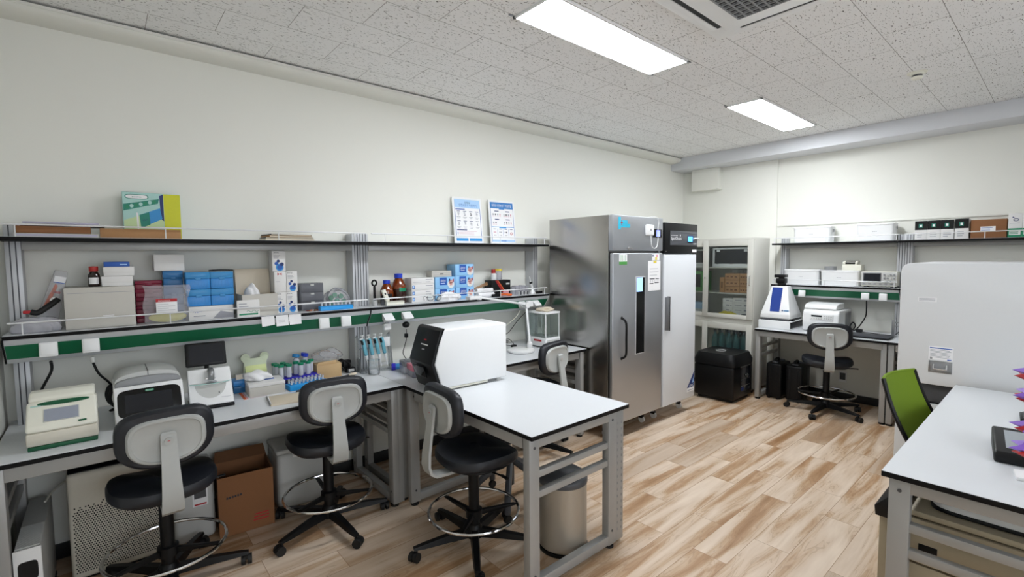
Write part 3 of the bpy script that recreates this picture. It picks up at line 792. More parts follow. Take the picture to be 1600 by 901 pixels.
g.prism([(.26, 1.812), (.275, 1.812), (.268, 1.83)], 'y', -.0078, -.007, 'paper')
g.box(.50, .585, -.0062, -.0042, 1.655, 1.682, 'paper', .0008); g.text('+', .02, -.0052, 1.655, .016, 'paper'); g.out('control_panel', o)
g = G(); g.box(0, w, 0, .0415, .152, 1.632, 'freezer_white', .006, 3); o = g.out('door', t)
g = G(); g.box(.014, .052, -.032, -.0005, .905, 1.225, 'metal_grey', .003); g.box(.052, .060, -.034, -.0005, .90, 1.23, 'black_plastic', .002); g.out('handle', o)
g = G(); g.prism([(.45, .258), (.588, .258), (.588, .42)], 'y', -.0014, -.0003, 'ink_navy'); g.prism([(.545, .30), (.575, .30), (.575, .365)], 'y', -.0020, -.0014, 'pale_blue'); g.text('OPC', .535, -.0019, .265, .022, 'paper', w=.09); g.box(.45, .588, -.0014, -.0003, .215, .252, 'paper'); g.box(.46, .57, -.0018, -.0014, .228, .236, 'ink_grey'); g.out('emblem', o)
for x in (.06, w - .06):
    for y in (.14, d - .1): caster(t, x, y, .1295)
g = G(); g.tube([(.512, -.010, 1.79), (.55, -.016, 1.795), (w + .012, -.012, 1.79), (w + .016, .03, 1.775), (w + .012, .2, 1.7)], .006, 'white_plastic', sub=3); g.out('power_cable', t)

# ------------------------------------------------------------------ glass fronted cabinet in the corner (front looks to -x)
CX0, CX1, CY0, CY1 = 5.745, 6.16, 2.380, 3.495
t = thing('storage_cabinet', 'pale grey steel cabinet with glass doors in the far corner', 'cabinet')
g = G(); th = .012
for y in (CY0, CY1 - th): g.box(CX0, CX1, y, y + th, .03, 1.825, 'cabinet_grey', .001)
g.box(CX1 - th, CX1, CY0 + th, CY1 - th, .03, 1.825, 'cabinet_grey')
for z in (.05, .80, .845, 1.808): g.box(CX0, CX1 - th, CY0 + th, CY1 - th, z, z + .016, 'cabinet_grey')
g.box(CX0, CX0 + .02, CY0 + th, CY1 - th, .817, .844, 'cabinet_grey'); g.box(CX0 + .01, CX0 + .03, CY0, CY1, 0, .05, 'black_plastic'); g.out('body', t)
for z in (1.165, 1.478):
    g = G(); g.box(CX0 + .03, CX1 - th - .001, CY0 + th + .001, CY1 - th - .001, z - .014, z, 'cabinet_grey', .001); g.out('shelf', t)
MIDY = 2.965
def cab_door(y0, y1, z0, z1, xo, hand):
    g = G(); st = .068; x0 = CX0 - .018 + xo; x1 = x0 + .016
    g.box(x0, x1, y0, y0 + st, z0, z1, 'cabinet_grey', .0015); g.box(x0, x1, y1 - st, y1, z0, z1, 'cabinet_grey', .0015)
    g.box(x0, x1, y0 + st, y1 - st, z0, z0 + .05, 'cabinet_grey', .0015); g.box(x0, x1, y0 + st, y1 - st, z1 - .075, z1, 'cabinet_grey', .0015)
    o = g.out('door', t)
    g = G(); g.box(x0 + .006, x0 + .010, y0 + st, y1 - st, z0 + .05, z1 - .075, 'glass'); g.out('glass_pane', o)
    g = G()
    if hand == 'bow': g.tube([(x0, y0 + .034, 1.26), (x0 - .022, y0 + .034, 1.275), (x0 - .024, y0 + .034, 1.32), (x0 - .022, y0 + .034, 1.365), (x0, y0 + .034, 1.38)], .006, 'chrome', sub=3); g.out('handle', o)
    elif hand == 'lock': g.cyl((x0, y0 + .034, 1.35), (x0 - .012, y0 + .034, 1.35), .012, 'chrome'); g.box(x0 - .035, x0 - .012, y0 + .031, y0 + .037, 1.335, 1.352, 'metal_grey', .002); g.out('lock', o)
cab_door(CY0 + .004, MIDY + .03, .862, 1.806, -.004, 'bow'); cab_door(MIDY - .035, CY1 - .004, .862, 1.806, .0145, 'lock')
cab_door(CY0 + .004, MIDY + .03, .068, .80, -.004, 0); cab_door(MIDY - .035, CY1 - .004, .068, .80, .0145, 0)
# its contents
t = thing('instrument_case', 'white framed case with a dark pane on the top shelf of the glass cabinet', 'case', (5.94, 2.675, 1.4785), -HALF)
g = G(); g.box(-.235, .235, -.145, .14, 0, .235, 'white_plastic', .006); g.out('case_body', t)
g = G(); g.box(-.205, .215, -.1475, -.1455, .04, .215, 'smoke_pane'); g.box(-.205, .215, -.1465, -.1452, .04, .215, 'dark_grey')
for x in (-.16, .17): g.box(x - .02, x + .02, -.150, -.1478, .185, .212, 'white_plastic', .002)
for x in (-.17, 0, .19): g.box(x - .012, x + .012, -.150, -.1452, .036, .046, 'black_plastic', .001)
g.out('front_pane', t)
for k in range(3):
    for j, (a, b_) in enumerate(((2.575, 2.752), (2.466, 2.573))):
        def dc(g, w, d, h):
            for i in range(3): pr(g, -w * .38 + i * w * .28, -w * .22 + i * w * .28, h * .35, h * .6, 'card_dark', d)
        pkg('carton', 'brown carton with dark lettering, %s row of the %s stack behind the cabinet glass' % (('bottom', 'middle', 'top')[k], ('wide left', 'narrow right')[j]), 'box', 5.80, 5.99, a, b_, 1.1655 + k * .0785, 1.1655 + k * .0785 + .077, 'card_light', dc, 'brown cartons in the glass cabinet', 'B', bev=.006)
pkg('carton', 'upright brown carton at the left of the carton stacks in the glass cabinet', 'box', 5.80, 5.99, 2.756, 2.815, 1.1655, 1.35, 'card_light', lambda g, w, d, h: pr(g, -.01, .01, h * .3, h * .7, 'card_dark', d), 'brown cartons in the glass cabinet', 'B')
for i, (a, b_) in enumerate(((2.70, 2.765), (2.628, 2.695), (2.55, 2.622), (2.475, 2.545))):
    pkg('binder_box', 'white upright box behind the brown cartons, number %s from the left' % ('one', 'two', 'three', 'four')[i], 'box', 6.02, 6.12, a, b_, 1.1655, 1.437, 'card_white', None, 'white boxes behind the cartons', 'B')
for k in range(4):
    pkg('white_carton', 'small white printed carton, %s in the left column on the low cabinet shelf' % ('bottom', 'second', 'third', 'top')[k], 'box', 5.86, 6.02, 2.676, 2.80, .8615 + k * .058, .8615 + k * .058 + .057, 'card_white', lambda g, w, d, h: (pr(g, -.02, .02, .02, .035, 'ink_grey', d), pr(g, .03, .05, .02, .03, 'ink_grey', d)), 'white cartons in the glass cabinet', 'B')
    pkg('white_carton', 'wide white printed carton, %s in the right column on the low cabinet shelf' % ('bottom', 'second', 'third', 'top')[k], 'box', 5.86, 6.02, 2.466, 2.673, .8615 + k * .061, .8615 + k * .061 + .060, 'card_white', lambda g, w, d, h: (pr(g, -.08, .0, .025, .033, 'ink_grey', d), pr(g, .03, .08, .02, .04, 'ink_grey', d)), 'white cartons in the glass cabinet', 'B')
def lump(name, label, cat, loc, sx, sy, sz, mt, seed, rz=0, n=20, amp=.22, base=True):
    """soft crumpled bag or cloth resting on its flattened underside"""
    rnd_ = random.Random(seed); ph = [(rnd_.uniform(1, 5), rnd_.uniform(1, 5), rnd_.uniform(0, 6)) for _ in range(6)]
    b = bmesh.new(); bmesh.ops.create_uvsphere(b, u_segments=n * 2, v_segments=n, radius=1)
    for v in b.verts:
        p = v.co.copy(); k = 1 + amp * sum(math.sin(a * p.x * 2 + c_ * p.y * 2 + e_ + p.z * 3) for a, c_, e_ in ph) / 3
        q = p * k; z = max(-.55, q.z) + .55
        v.co = (q.x * sx, q.y * sy, z * sz / 1.55)
    zm = min(v.co.z for v in b.verts)
    for v in b.verts: v.co.z -= zm
    g = G(); g.bm(b, mt); return tag(g.out(name, None, loc, rz, sharp=3), label, cat)
lump('cloth_bag', 'crumpled yellow bag on the low shelf of the glass cabinet', 'bag', (5.808, 2.72, .8615), .045, .105, .075, 'yellow_soft', 3)
lump('film_bag', 'small dark grey bag at the right end of the low cabinet shelf', 'bag', (5.813, 2.51, .8615), .04, .05, .05, 'tray_smoke', 4)
pkg('instrument_box', 'dark box with a pale front at the left end of the top cabinet shelf', 'box', 5.86, 6.05, 3.045, 3.35, 1.4785, 1.70, 'light_grey', lambda g, w, d, h: pr(g, -w * .4, w * .44, .05, h - .02, 'black_plastic', d), None, 'B')
pkg('instrument_box', 'green and black box at the left end of the middle cabinet shelf', 'box', 5.86, 6.05, 3.045, 3.30, 1.1655, 1.42, 'sticker_green', lambda g, w, d, h: pr(g, -w * .4, w * .3, .05, h - .04, 'black_plastic', d), None, 'B')
pkg('tip_carton', 'blue and white carton at the left end of the low cabinet shelf', 'box', 5.86, 6.00, 3.06, 3.25, .8615, 1.02, 'pale_blue', lambda g, w, d, h: pr(g, -w * .1, w * .5, .02, .07, 'paper', d), None, 'B')
t0 = None
names = ('far left', 'second from left', 'third from left', 'fourth from left', 'far right')
for r_ in range(2):
    for i in range(5):
        y = 2.86 - i * .088; x = 5.80 + r_ * .12
        if t0 is None:
            t0 = thing('plastic_bottle', 'x', 'bottle', (x, y, .0665), 0, 'clear bottles in the lower cabinet')
            g = G(); g.lathe([(.0, .002), (.036, 0), (.039, .01), (.039, .08), (.035, .09), (.039, .10), (.039, .38), (.035, .39), (.039, .40), (.039, .50), (.028, .56), (.014, .585), (.014, .61)], 'bottle_teal', seg=20); g.out('bottle_body', t0)
            g = G(); g.lathe([(.016, .605), (.017, .607), (.017, .632), (.0, .634)], 'tray_smoke', seg=16); g.out('cap', t0); o = t0
        else: o = dup(t0, (x, y, .0665), i)
        o['label'] = 'tall clear teal bottle, %s in the %s row behind the lower cabinet glass' % (names[i], ('front', 'rear')[r_])

# ------------------------------------------------------------------ black desktop chamber on the floor in front of the cabinet
t = thing('benchtop_chamber', 'black boxy appliance with a side window on the floor before the cabinet', 'appliance', (5.375, 2.548, 0), 0)
g = G(); g.box(-.24, .24, -.228, .228, .035, .40, 'black_plastic', .025, 3); g.box(-.205, .205, -.195, .195, .004, .0355, 'black_rubber', .006); g.out('housing', t)
g = G(); bpts = lambda k, z: [(x * k, y * k, z) for x, y in supere(40, .245, .238, 9)]
loft(g, [bpts(1.01, .4005), bpts(1.02, .45), bpts(.90, .525), bpts(.885, .53)], 'black_plastic'); g.tube([(.06 * math.cos(a / 8 * 2 * PI), .03 + .05 * math.sin(a / 8 * 2 * PI), .5315) for a in range(8)], .0022, 'light_grey', closed=True, sub=4); g.out('lid', t)
g = G(); g.box(-.07, .185, -.2275, -.2255, .09, .39, 'metal_grey', .001); g.box(-.055, .17, -.2285, -.2275, .105, .375, 'screen_dark'); g.box(-.05, .165, -.2292, -.2285, .16, .166, 'metal_grey'); g.box(-.05, .165, -.2292, -.2285, .235, .24, 'metal_grey'); g.box(-.05, .02, -.2292, -.2285, .115, .15, 'ink_navy'); g.lathe([(.02, 0), (.03, .03), (.008, .05)], 'glass_teal', (.08, -.222, .25)); g.out('side_window', t)
g = G(); g.box(-.2368, -.2352, .02, .185, .065, .125, 'paper'); g.box(-.2368, -.2352, .125, .185, .125, .155, 'paper')
for i in range(5): g.box(-.2374, -.2368, .035 + i * .03, .052 + i * .03, .08, .11, 'ink_grey')
g.out('rating_label', t)

# ------------------------------------------------------------------ on and under the back wall bench
t = thing('gel_imager', 'white pyramid shaped gel imager with a blue front panel on the back bench', 'gel imager', (5.835, 2.118, T + .0006), -HALF)
g = G(); g.box(-.165, .165, -.19, .20, .0, .092, 'white_plastic', .006); g.box(.1652, .1662, -.185, .19, .012, .08, 'black_plastic', .0004); g.out('base_unit', t)
g = G(); g.box(-.15, .15, -.175, .175, .0925, .112, 'dark_grey', .003); g.box(.1505, .17, -.12, -.06, .094, .11, 'black_plastic', .003); g.out('sliding_tray', t)
g = G()
def q4(x, y0, y1, z): return [(-x, y0, z), (x, y0, z), (x, y1, z), (-x, y1, z)]
b = bmesh.new(); A = [b.verts.new(p) for p in q4(.158, -.165, .162, .113)]; B = [b.verts.new(p) for p in q4(.153, -.163, .158, .165)]; C_ = [b.verts.new(p) for p in q4(.082, -.055, .055, .468)]
for u, v in ((A, B), (B, C_)):
    for i in range(4): b.faces.new((u[i], u[(i + 1) % 4], v[(i + 1) % 4], v[i]))
b.faces.new(A[::-1]); b.faces.new(C_)
bmesh.ops.bevel(b, geom=b.edges[:], offset=.008, segments=2, affect='EDGES', profile=.5); g.bm(b, 'white_plastic'); hd = g.out('hood', t)
def fy(z, o=.0035): return -.163 + (z - .165) / (.468 - .165) * .108 - o
g = G(); n = 10; L_ = []; R_ = []
for i in range(n + 1):
    z = .19 + (.455 - .19) * i / n; k = math.sin(i / n * PI) * .006; L_.append((-.058 - .008 * i / n - k * .5, fy(z), z)); R_.append((.040 - .002 * i / n + k * .3, fy(z), z))
vs = L_ + R_; g.raw(vs, [(i, n + 1 + i, n + 2 + i, i + 1) for i in range(n)], 'royal_blue'); g.raw([(x, y + .004, z) for x, y, z in vs], [(i, i + 1, n + 2 + i, n + 1 + i) for i in range(n)], 'royal_blue')
e_ = [i for i in range(n + 1)]; off = len(g.v) - 2 * len(vs); m_ = len(vs)
g.f += [[0, n + 1, m_ + n + 1, m_], [n, m_ + n, m_ + 2 * n + 1, 2 * n + 1]] + [[i, i + 1, m_ + i + 1, m_ + i] for i in range(n)] + [[n + 1 + i, m_ + n + 1 + i, m_ + n + 2 + i, n + 2 + i] for i in range(n)]; g.m += [0] * (2 + 2 * n)
g.out('front_panel', hd)
g = G(); g.prism([(.062, .198), (.078, .198), (.07, .216)], 'y', fy(.205) - .001, fy(.205) + .003, 'ink_navy'); g.box(.085, .135, fy(.206) - .001, fy(.206) + .003, .207, .212, 'sky_blue'); g.box(.085, .135, fy(.2) - .001, fy(.2) + .003, .199, .203, 'sky_blue'); g.out('emblem', hd)
g = G(); g.cyl((0, .005, .4685), (0, .005, .50), .045, 'black_plastic', seg=20); g.box(-.047, .047, -.04, .05, .50, .555, 'black_plastic', .008); g.box(-.062, .05, -.05, .05, .565, .598, 'black_plastic', .006); g.cyl((0, .0, .555), (0, 0, .566), .03, 'black_plastic'); g.out('camera_head', t)
t = thing('centrifuge', 'white benchtop centrifuge with a control panel on the back bench', 'centrifuge', (5.725, 1.690, T + .0006), -HALF)
g = G(); g.prism([(0, .012), (-.012, .10), (.002, .20), (.03, .235), (.43, .235), (.43, .012)], 'x', -.168, .168, 'white_plastic', .014, 3)
for x in (-.13, .13):
    for y in (.05, .38): g.cyl((x, y, 0), (x, y, .013), .015, 'black_rubber', seg=12)
g.out('housing', t)
g = G(); g.prism([(.035, .2365), (.025, .252), (.06, .288), (.14, .302), (.30, .300), (.30, .2365)], 'x', -.163, .135, 'white_plastic', .012, 3); g.out('lid', t)
g = G(); g.box(-.095, .12, -.014, -.002, .128, .195, 'white_plastic', .004); g.box(-.082, .018, -.0155, -.0135, .162, .182, 'dark_grey', .001); g.box(-.078, .012, -.0162, -.0154, .165, .178, 'screen_dark')
for i in range(5): g.cyl((-.075 + i * .022, -.0135, .145), (-.075 + i * .022, -.0165, .145), .006, 'light_grey', seg=10)
for i in range(4):
    for j in range(2): g.cyl((.045 + i * .019, -.0135, .15 + j * .022), (.045 + i * .019, -.0165, .15 + j * .022), .006, 'light_grey', seg=10)
g.out('control_panel', t)
g = G(); g.box(.1685, .1705, .20, .40, .05, .21, 'light_grey', .0005)
for i in range(9): g.box(.1705, .1725, .215 + i * .02, .225 + i * .02, .06, .20, 'mid_grey', .0005)
g.out('vent_panel', t)
t = thing('laptop', 'closed dark grey laptop lying at the front of the back bench', 'laptop', (5.73, 1.255, T + .0006), -HALF)
g = G(); g.box(-.165, .165, -.115, .115, 0, .014, 'black_plastic', .003); g.out('laptop_base', t)
g = G(); g.box(-.165, .165, -.115, .115, .0145, .022, 'anodised_dark', .003); g.out('laptop_lid', t)
t = thing('tablet_stand', 'small grey metal stand upright on the back bench beside the safety cabinet', 'stand', (5.93, 1.105, T + .0006), -HALF)
g = G(); g.box(-.028, .012, -.05, .05, 0, .004, 'metal_grey', .001); g.out('stand_foot', t)
g = G(); g.box(-.022, .004, -.008, .0, .0042, .17, 'metal_grey', .002); g.out('stand_post', t)
g = G(); g.box(.0042, .03, -.008, .0, .105, .112, 'metal_grey', .001); g.box(.0042, .03, -.008, .0, .135, .15, 'metal_grey', .001); g.out('stand_arm', t)
CENTRI = bpy.data.objects['centrifuge']
t = thing('power_cord', 'x', 'cord', (0, 0, 0))
g = G(); g.tube([(5.948, 1.345, 1.142), (5.955, 1.345, 1.05), (5.99, 1.36, .97), (6.03, 1.42, .86), (6.05, 1.47, .812), (6.03, 1.50, .85), (6.03, 1.475, .90), (6.04, 1.455, .86), (6.02, 1.48, .815), (5.98, 1.50, .808)], .006, 'black_rubber', sub=5); g.out('cable', t)
g = G(); g.tube([(6.02, 1.40, .807), (6.0, 1.30, .806), (5.97, 1.2, .806), (6.0, 1.12, .807), (6.05, 1.09, .84)], .004, 'black_rubber', sub=5); g.out('thin_cable', t)
g = G(); g.box(5.99, 6.04, 1.385, 1.44, T + .001, T + .035, 'black_plastic', .008); g.out('adapter', t)
adopt(t, CENTRI)
t = thing('hard_case', 'black hard shell case standing under the back bench, left one of the pair', 'case', (5.835, 2.125, 0), -HALF, 'hard cases under the back bench')
g = G(); g.box(-.082, .082, -.14, .14, .012, .405, 'black_plastic', .022, 3); g.box(-.086, .086, -.005, .005, .03, .39, 'black_plastic', .003)
for s_ in (-1, 1): g.box(s_ * .045 - .012, s_ * .045 + .012, -.1455, .1455, .0, .36, 'black_plastic', .005)
g.out('shell', t)
g = G(); g.tube([(-.02, -.06, .40), (-.02, -.055, .43), (-.02, 0, .438), (-.02, .055, .43), (-.02, .06, .40)], .011, 'black_rubber', sub=3); g.out('handle', t)
for s_ in (-1, 1):
    g = G(); g.box(-.03, .03, s_ * .09 - .018, s_ * .09 + .018, .4035, .418, 'dark_grey', .004); g.out('latch', t)
dup(t, (5.845, 1.925, 0), -HALF + .04, 'black hard shell case standing under the back bench, right one of the pair')
t = thing('floor_outlet', 'white double wall outlet low on the back wall under the bench', 'outlet', (6.1995, 1.592, .262), -HALF)
g = G(); g.box(-.038, .038, -.009, -.0005, -.06, .06, 'white_plastic', .003); g.out('plate', t)
g = G(); g.box(-.027, .027, -.0105, -.009, -.03, .045, 'dark_grey', .001); g.out('socket', t)

# ------------------------------------------------------------------ safety cabinet and things at the right table
BX = 4.065
t = thing('safety_cabinet', 'big white safety cabinet side with a recessed handle at the right edge', 'safety cabinet', (BX, 0, 0), 0)
g = G(); pts = [(.735, .768)] + [(.735 - .055 + .055 * math.cos(a * PI / 16), 1.558 - .055 + .055 * math.sin(a * PI / 16)) for a in range(9)] + [(-1.2, 1.558), (-1.2, .768)]
g.prism(pts, 'x', 0, .78, 'cabinet_white', .012, 3); o = g.out('upper_body', t)
g = G(); g.box(.03, .75, -1.18, .70, .648, .7675, 'dark_grey', .002); g.box(.02, .75, -1.19, .715, .64, .6485, 'black_plastic', .001); g.out('recess_band', t)
g = G(); g.box(0, .78, -1.2, .735, .03, .6395, 'cabinet_white', .01, 2); g.box(.04, .74, -1.15, .69, 0, .0305, 'black_plastic'); g.out('lower_body', t)
g = G(); y0, y1 = .459, .573; g.box(-.003, -.0003, y0, y1, .852, .928, 'metal_grey', .001); g.box(-.0036, -.003, y0 + .012, y1 - .012, .866, .918, 'mid_grey')
g.tube([(-.004, y1 - .025, .905), (-.016, y1 - .025, .885), (-.018, y1 - .03, .879), (-.018, y0 + .03, .879), (-.016, y0 + .025, .885), (-.004, y0 + .025, .905)], .004, 'chrome', sub=3); g.out('recessed_handle', o)
g = G(); g.box(-.0012, -.0002, .457, .576, .934, 1.022, 'paper'); g.box(-.0017, -.0012, .462, .57, 1.008, 1.014, 'ink_blue')
for i in range(7): g.box(-.0016, -.0012, .465 + random.random() * .02, .568, .95 + i * .008, .9525 + i * .008, 'ink_grey')
g.box(-.0017, -.0012, .556, .568, .938, .948, 'mid_grey'); g.box(-.0017, -.0012, .464, .484, .938, .944, 'ink_blue'); g.out('data_label', o)
g = G(); g.box(-.0012, -.0002, .548, .640, 1.308, 1.336, 'paper')
for i in range(3): g.box(-.0016, -.0012, .555, .636, 1.314 + i * .007, 1.317 + i * .007, 'ink_grey')
g.out('name_label', o)
t = thing('under_desk_cabinet', 'beige steel pedestal with a black top edge under the right foreground table', 'cabinet', (0, 0, 0))
g = G(); g.box(2.372, 2.85, -.27, .375, .04, .605, 'pedestal', .004); g.box(2.40, 2.82, -.25, .35, 0, .0405, 'black_plastic'); g.out('body', t)
g = G(); g.box(2.345, 2.87, -.285, .378, .6055, .628, 'pedestal', .006); g.out('top', t)
for z0, z1 in ((.425, .596), (.235, .418), (.05, .228)):
    g = G(); g.box(2.345, 2.3715, -.27, .375, z0, z1, 'pedestal', .003); o = g.out('drawer', t)
    g = G(); g.box(2.343, 2.3448, .28, .335, z0 + .01 if z0 < .4 else z0 + .03, (z0 + .01 if z0 < .4 else z0 + .03) + .05, 'black_plastic', .0006); g.out('handle', o)
t = thing('tower_computer', 'beige box with a black sloping top corner beside the pedestal under the right table', 'computer', (0, 0, 0))
g = G(); g.box(2.36, 2.78, .3795, .462, .02, .56, 'pedestal', .003); g.box(2.358, 2.3598, .382, .39, .03, .55, 'black_plastic'); g.out('case', t)
g = G(); g.prism([(.3795, .561), (.474, .561), (.478, .60), (.43, .655), (.3795, .655)], 'x', 2.345, 2.79, 'black_plastic', .004); g.out('top_cover', t)
for x in (2.4, 2.72):
    g = G(); g.cyl((x, .42, 0), (x, .42, .0205), .015, 'black_rubber', seg=12); g.out('foot', t)
t = thing('document_tray', 'white rounded tray with a black rim lying on the pedestal under the right table', 'tray', (2.60, .13, .6285), 0)
g = G(); g.prism([(x, y) for x, y in supere(40, .20, .19, 6)], 'z', .012, .05, 'white_plastic', .006); g.out('tray_body', t)
g = G(); g.prism([(x, y) for x, y in supere(40, .205, .195, 6)], 'z', 0, .0118, 'black_plastic', .003); g.out('rim', t)
t = thing('label_printer', 'black tablet shaped device with a grey screen on the right table', 'device', (2.80, .03, T + .0006), D(-90 + 6))
g = G(); g.prism([(-.155, .0), (-.165, .03), (-.155, .045), (.115, .075), (.13, .06), (.12, 0)], 'x', -.15, .15, 'black_plastic', .008, 3); g.out('body', t)
g = G(); s0 = 0; g.box(-.115, .115, -.09, .10, 0, .0012, 'screen_grey'); 
for i in range(5): g.box(-.10 + i * .018, -.09 + i * .018, -.125, -.11, 0, .0012, 'dark_grey')
g.xf(Matrix.Translation((0, -.02, .0605)) @ Matrix.Rotation(math.atan2(.03, .27), 4, 'X')); g.out('screen', t)
t = thing('keyboard', 'black keyboard at the right edge of the right table', 'keyboard', (3.44, -.09, T + .0006), D(-90 + 4))
g = G(); g.box(-.22, .22, -.075, .075, 0, .016, 'black_plastic', .004); g.out('tray', t)
for r_ in range(5):
    g = G()
    for c_ in range(14): g.box(-.21 + c_ * .03, -.184 + c_ * .03, -.068 + r_ * .0275, -.044 + r_ * .0275, .0162, .022, 'dark_grey', .002)
    g.out('key_row', t)
t = thing('note_pad', 'small pad of white paper at the near right edge of the right table', 'notepad', (2.53, .0, T + .0006), D(8))
g = G(); g.box(-.045, .045, -.10, .10, 0, .012, 'paper', .001); g.out('sheets', t)
t = thing('paper_slip', 'small white slip with print on the right table beyond the black device', 'paper', (3.10, .125, T + .0006), D(10))
g = G(); g.box(-.06, .06, -.03, .03, 0, .0006, 'paper'); g.box(-.03, .03, -.012, -.004, .0006, .0009, 'ink_grey'); g.out('sheet', t)
# four tier ornament of folded petals
t = thing('petal_ornament', 'tall ornament of purple and red pointed petals at the right edge', 'ornament', (2.40, .032, T + .0006))
g = G(); g.lathe([(.026, 0), (.026, .008), (.012, .014), (.007, .02), (.007, .40), (0, .402)], 'flower_green', seg=18); g.out('stand', t)
rr_ = random.Random(5)
for tier, z in enumerate((.122, .205, .312, .385)):
    o = None
    for col, R0, n, zz in (('purple', .076, 6, .013), ('flower_red', .070, 9, .0), ('flower_yellow', .042, 6, .004), ('flower_green', .03, 5, -.016)):
        g = G()
        for k in range(n):
            a = 2 * PI * k / n + tier * .5 + (.2 if col == 'flower_red' else 0); rad = R0 * rr_.uniform(.9, 1.08); dz = zz + rr_.uniform(-.006, .008)
            c_, s_ = math.cos(a), math.sin(a); w_ = rad * .30
            tip = (c_ * rad * 1.18, s_ * rad * 1.18, z + dz + .006); ro = (c_ * .008, s_ * .008, z + dz)
            m1 = (c_ * rad * .6 - s_ * w_, s_ * rad * .6 + c_ * w_, z + dz + .004); m2 = (c_ * rad * .6 + s_ * w_, s_ * rad * .6 - c_ * w_, z + dz + .004)
            up = (c_ * rad * .62, s_ * rad * .62, z + dz + .022); dn = (c_ * rad * .62, s_ * rad * .62, z + dz - .010)
            g.raw([ro, m1, up, m2, dn, tip], [(0, 2, 1), (0, 3, 2), (0, 1, 4), (0, 4, 3), (5, 1, 2), (5, 2, 3), (5, 4, 1), (5, 3, 4)], col)
        if o is None: o = g.out('petal_ring', t, sharp=.1)
        else: g.out({'flower_red': 'red_petals', 'flower_yellow': 'yellow_petals', 'flower_green': 'green_leaves'}[col], o, sharp=.1)

# ------------------------------------------------------------------ instruments on the left benches
TB = T + .0006
t = thing('thermal_cycler', 'cream thermal cycler with a green base and green lid slot', 'thermal cycler', (-.163, 2.885, TB))
g = G(); g.prism([(.0, .018), (-.008, .05), (-.006, .078), (.262, .078), (.262, .018)], 'x', -.118, .118, 'tan_plastic', .008, 3); g.out('base', t)
g = G(); g.prism([(-.001, 0), (-.004, .0178), (.262, .0178), (.258, 0)], 'x', -.115, .115, 'trim_green', .003); g.out('base_trim', t)
g = G(); g.prism([(-.008, .0785), (-.004, .10), (.098, .192), (.262, .165), (.262, .0785)], 'x', -.118, .118, 'cream', .012, 3); o = g.out('housing', t)
g = G(); g.prism([(.10, .189), (.106, .206), (.15, .226), (.225, .222), (.258, .19), (.262, .1655)], 'x', -.112, .112, 'cream', .016, 3); g.out('lid', t)
an = math.atan2(.092, .102); M = Matrix.Translation((0, -.0045, .0995)) @ Matrix.Rotation(an, 4, 'X') @ Matrix.Translation((0, 0, 0))
g = G(); g.box(-.062, .056, .024, .092, .0005, .003, 'light_grey', .001); g.box(-.059, .053, .027, .089, .003, .0036, 'lcd_grey'); g.xf(M); g.out('screen', o)
g = G(); g.prism(supere(24, .088, .011, 2.2), 'z', .0005, .0035, 'trim_green', 0); g.xf(M @ Matrix.Translation((.005, .122, 0))); g.out('lid_slot', o)
g = G(); g.box(.052, .080, .001, .010, .0005, .003, 'trim_green', .001); g.box(-.104, -.07, .112, .117, .0005, .0025, 'teal_pale'); g.box(-.065, -.02, .1145, .1165, .0005, .002, 'teal_pale'); g.xf(M); g.out('badge', o)
t = thing('thermal_cycler', 'white thermal cycler with a black touch screen and arched grey lid', 'thermal cycler', (.158, 2.985, TB))
g = G(); g.prism([(.012, 0), (.0, .012), (-.004, .035), (.062, .190), (.34, .190), (.34, 0)], 'x', -.142, .142, 'white_plastic', .016, 3); o = g.out('housing', t)
an = math.atan2(.155, .066); M = Matrix.Translation((0, -.004, .035)) @ Matrix.Rotation(an, 4, 'X')
g = G(); g.prism([(x, y + .081) for x, y in supere(36, .130, .070, 6)], 'z', -.004, .0025, 'black_gloss', .001); g.xf(M); b_ = g.out('bezel', o)
g = G(); g.box(-.100, .092, .034, .124, .0026, .0036, 'screen_dark'); g.xf(M); g.out('screen', b_)
g = G(); g.prism(supere(20, .018, .0055, 4), 'z', 0, .0012, 'cap_green'); g.xf(M @ Matrix.Translation((.0, .137, .0026))); s0 = len(g.v)
tm = G(); tm.text('BIO-RAD', 0, 0, 0, .006, 'paper', w=.030); tm.text('PTC Tempo 96 Thermal Cycler', -.0, 0, -.117, .006, 'paper', w=.13)
tm.xf(M @ Matrix.Translation((0, .134, .0042)) @ Matrix.Rotation(-PI / 2, 4, 'X')); g.raw(tm.v, tm.f, 'paper'); g.out('badge', b_)
def arch(r0x, r0z, y0, y1, mt, zb=.1905):
    g = G(); n = 20; ring = [(r0x * math.cos(PI * i / n) if 0 < i < n else (r0x if i == 0 else -r0x), zb + r0z * (math.sin(PI * i / n) ** .62)) for i in range(n + 1)]
    g.prism(ring, 'y', y0, y1, mt, .004); return g
g = arch(.136, .040, .066, .10, 'mid_grey'); g.out('lid_band', t)
g = arch(.138, .062, .1005, .325, 'light_grey'); l_ = g.out('lid', t)
g = G(); g.box(-.0015, .0015, .0995, .30, .2005, .2545, 'dark_grey'); g.out('lid_seam', l_)
t = thing('spectrophotometer', 'white spectrophotometer with a tilted tablet screen and glass shelf', 'spectrophotometer', (.432, 3.055, TB), D(-4))
g = G(); g.prism([(-.004, 0), (-.006, .016), (.012, .02), (.20, .02), (.20, 0)], 'x', -.106, .106, 'black_plastic', .004); g.out('base', t)
g = G(); g.prism([(-.004, .0205), (-.006, .03), (.135, .20), (.20, .19), (.20, .0205)], 'x', -.103, .103, 'white_plastic', .010, 3); o = g.out('housing', t)
an = math.atan2(.17, .141); M = Matrix.Translation((0, -.006, .03)) @ Matrix.Rotation(an, 4, 'X')
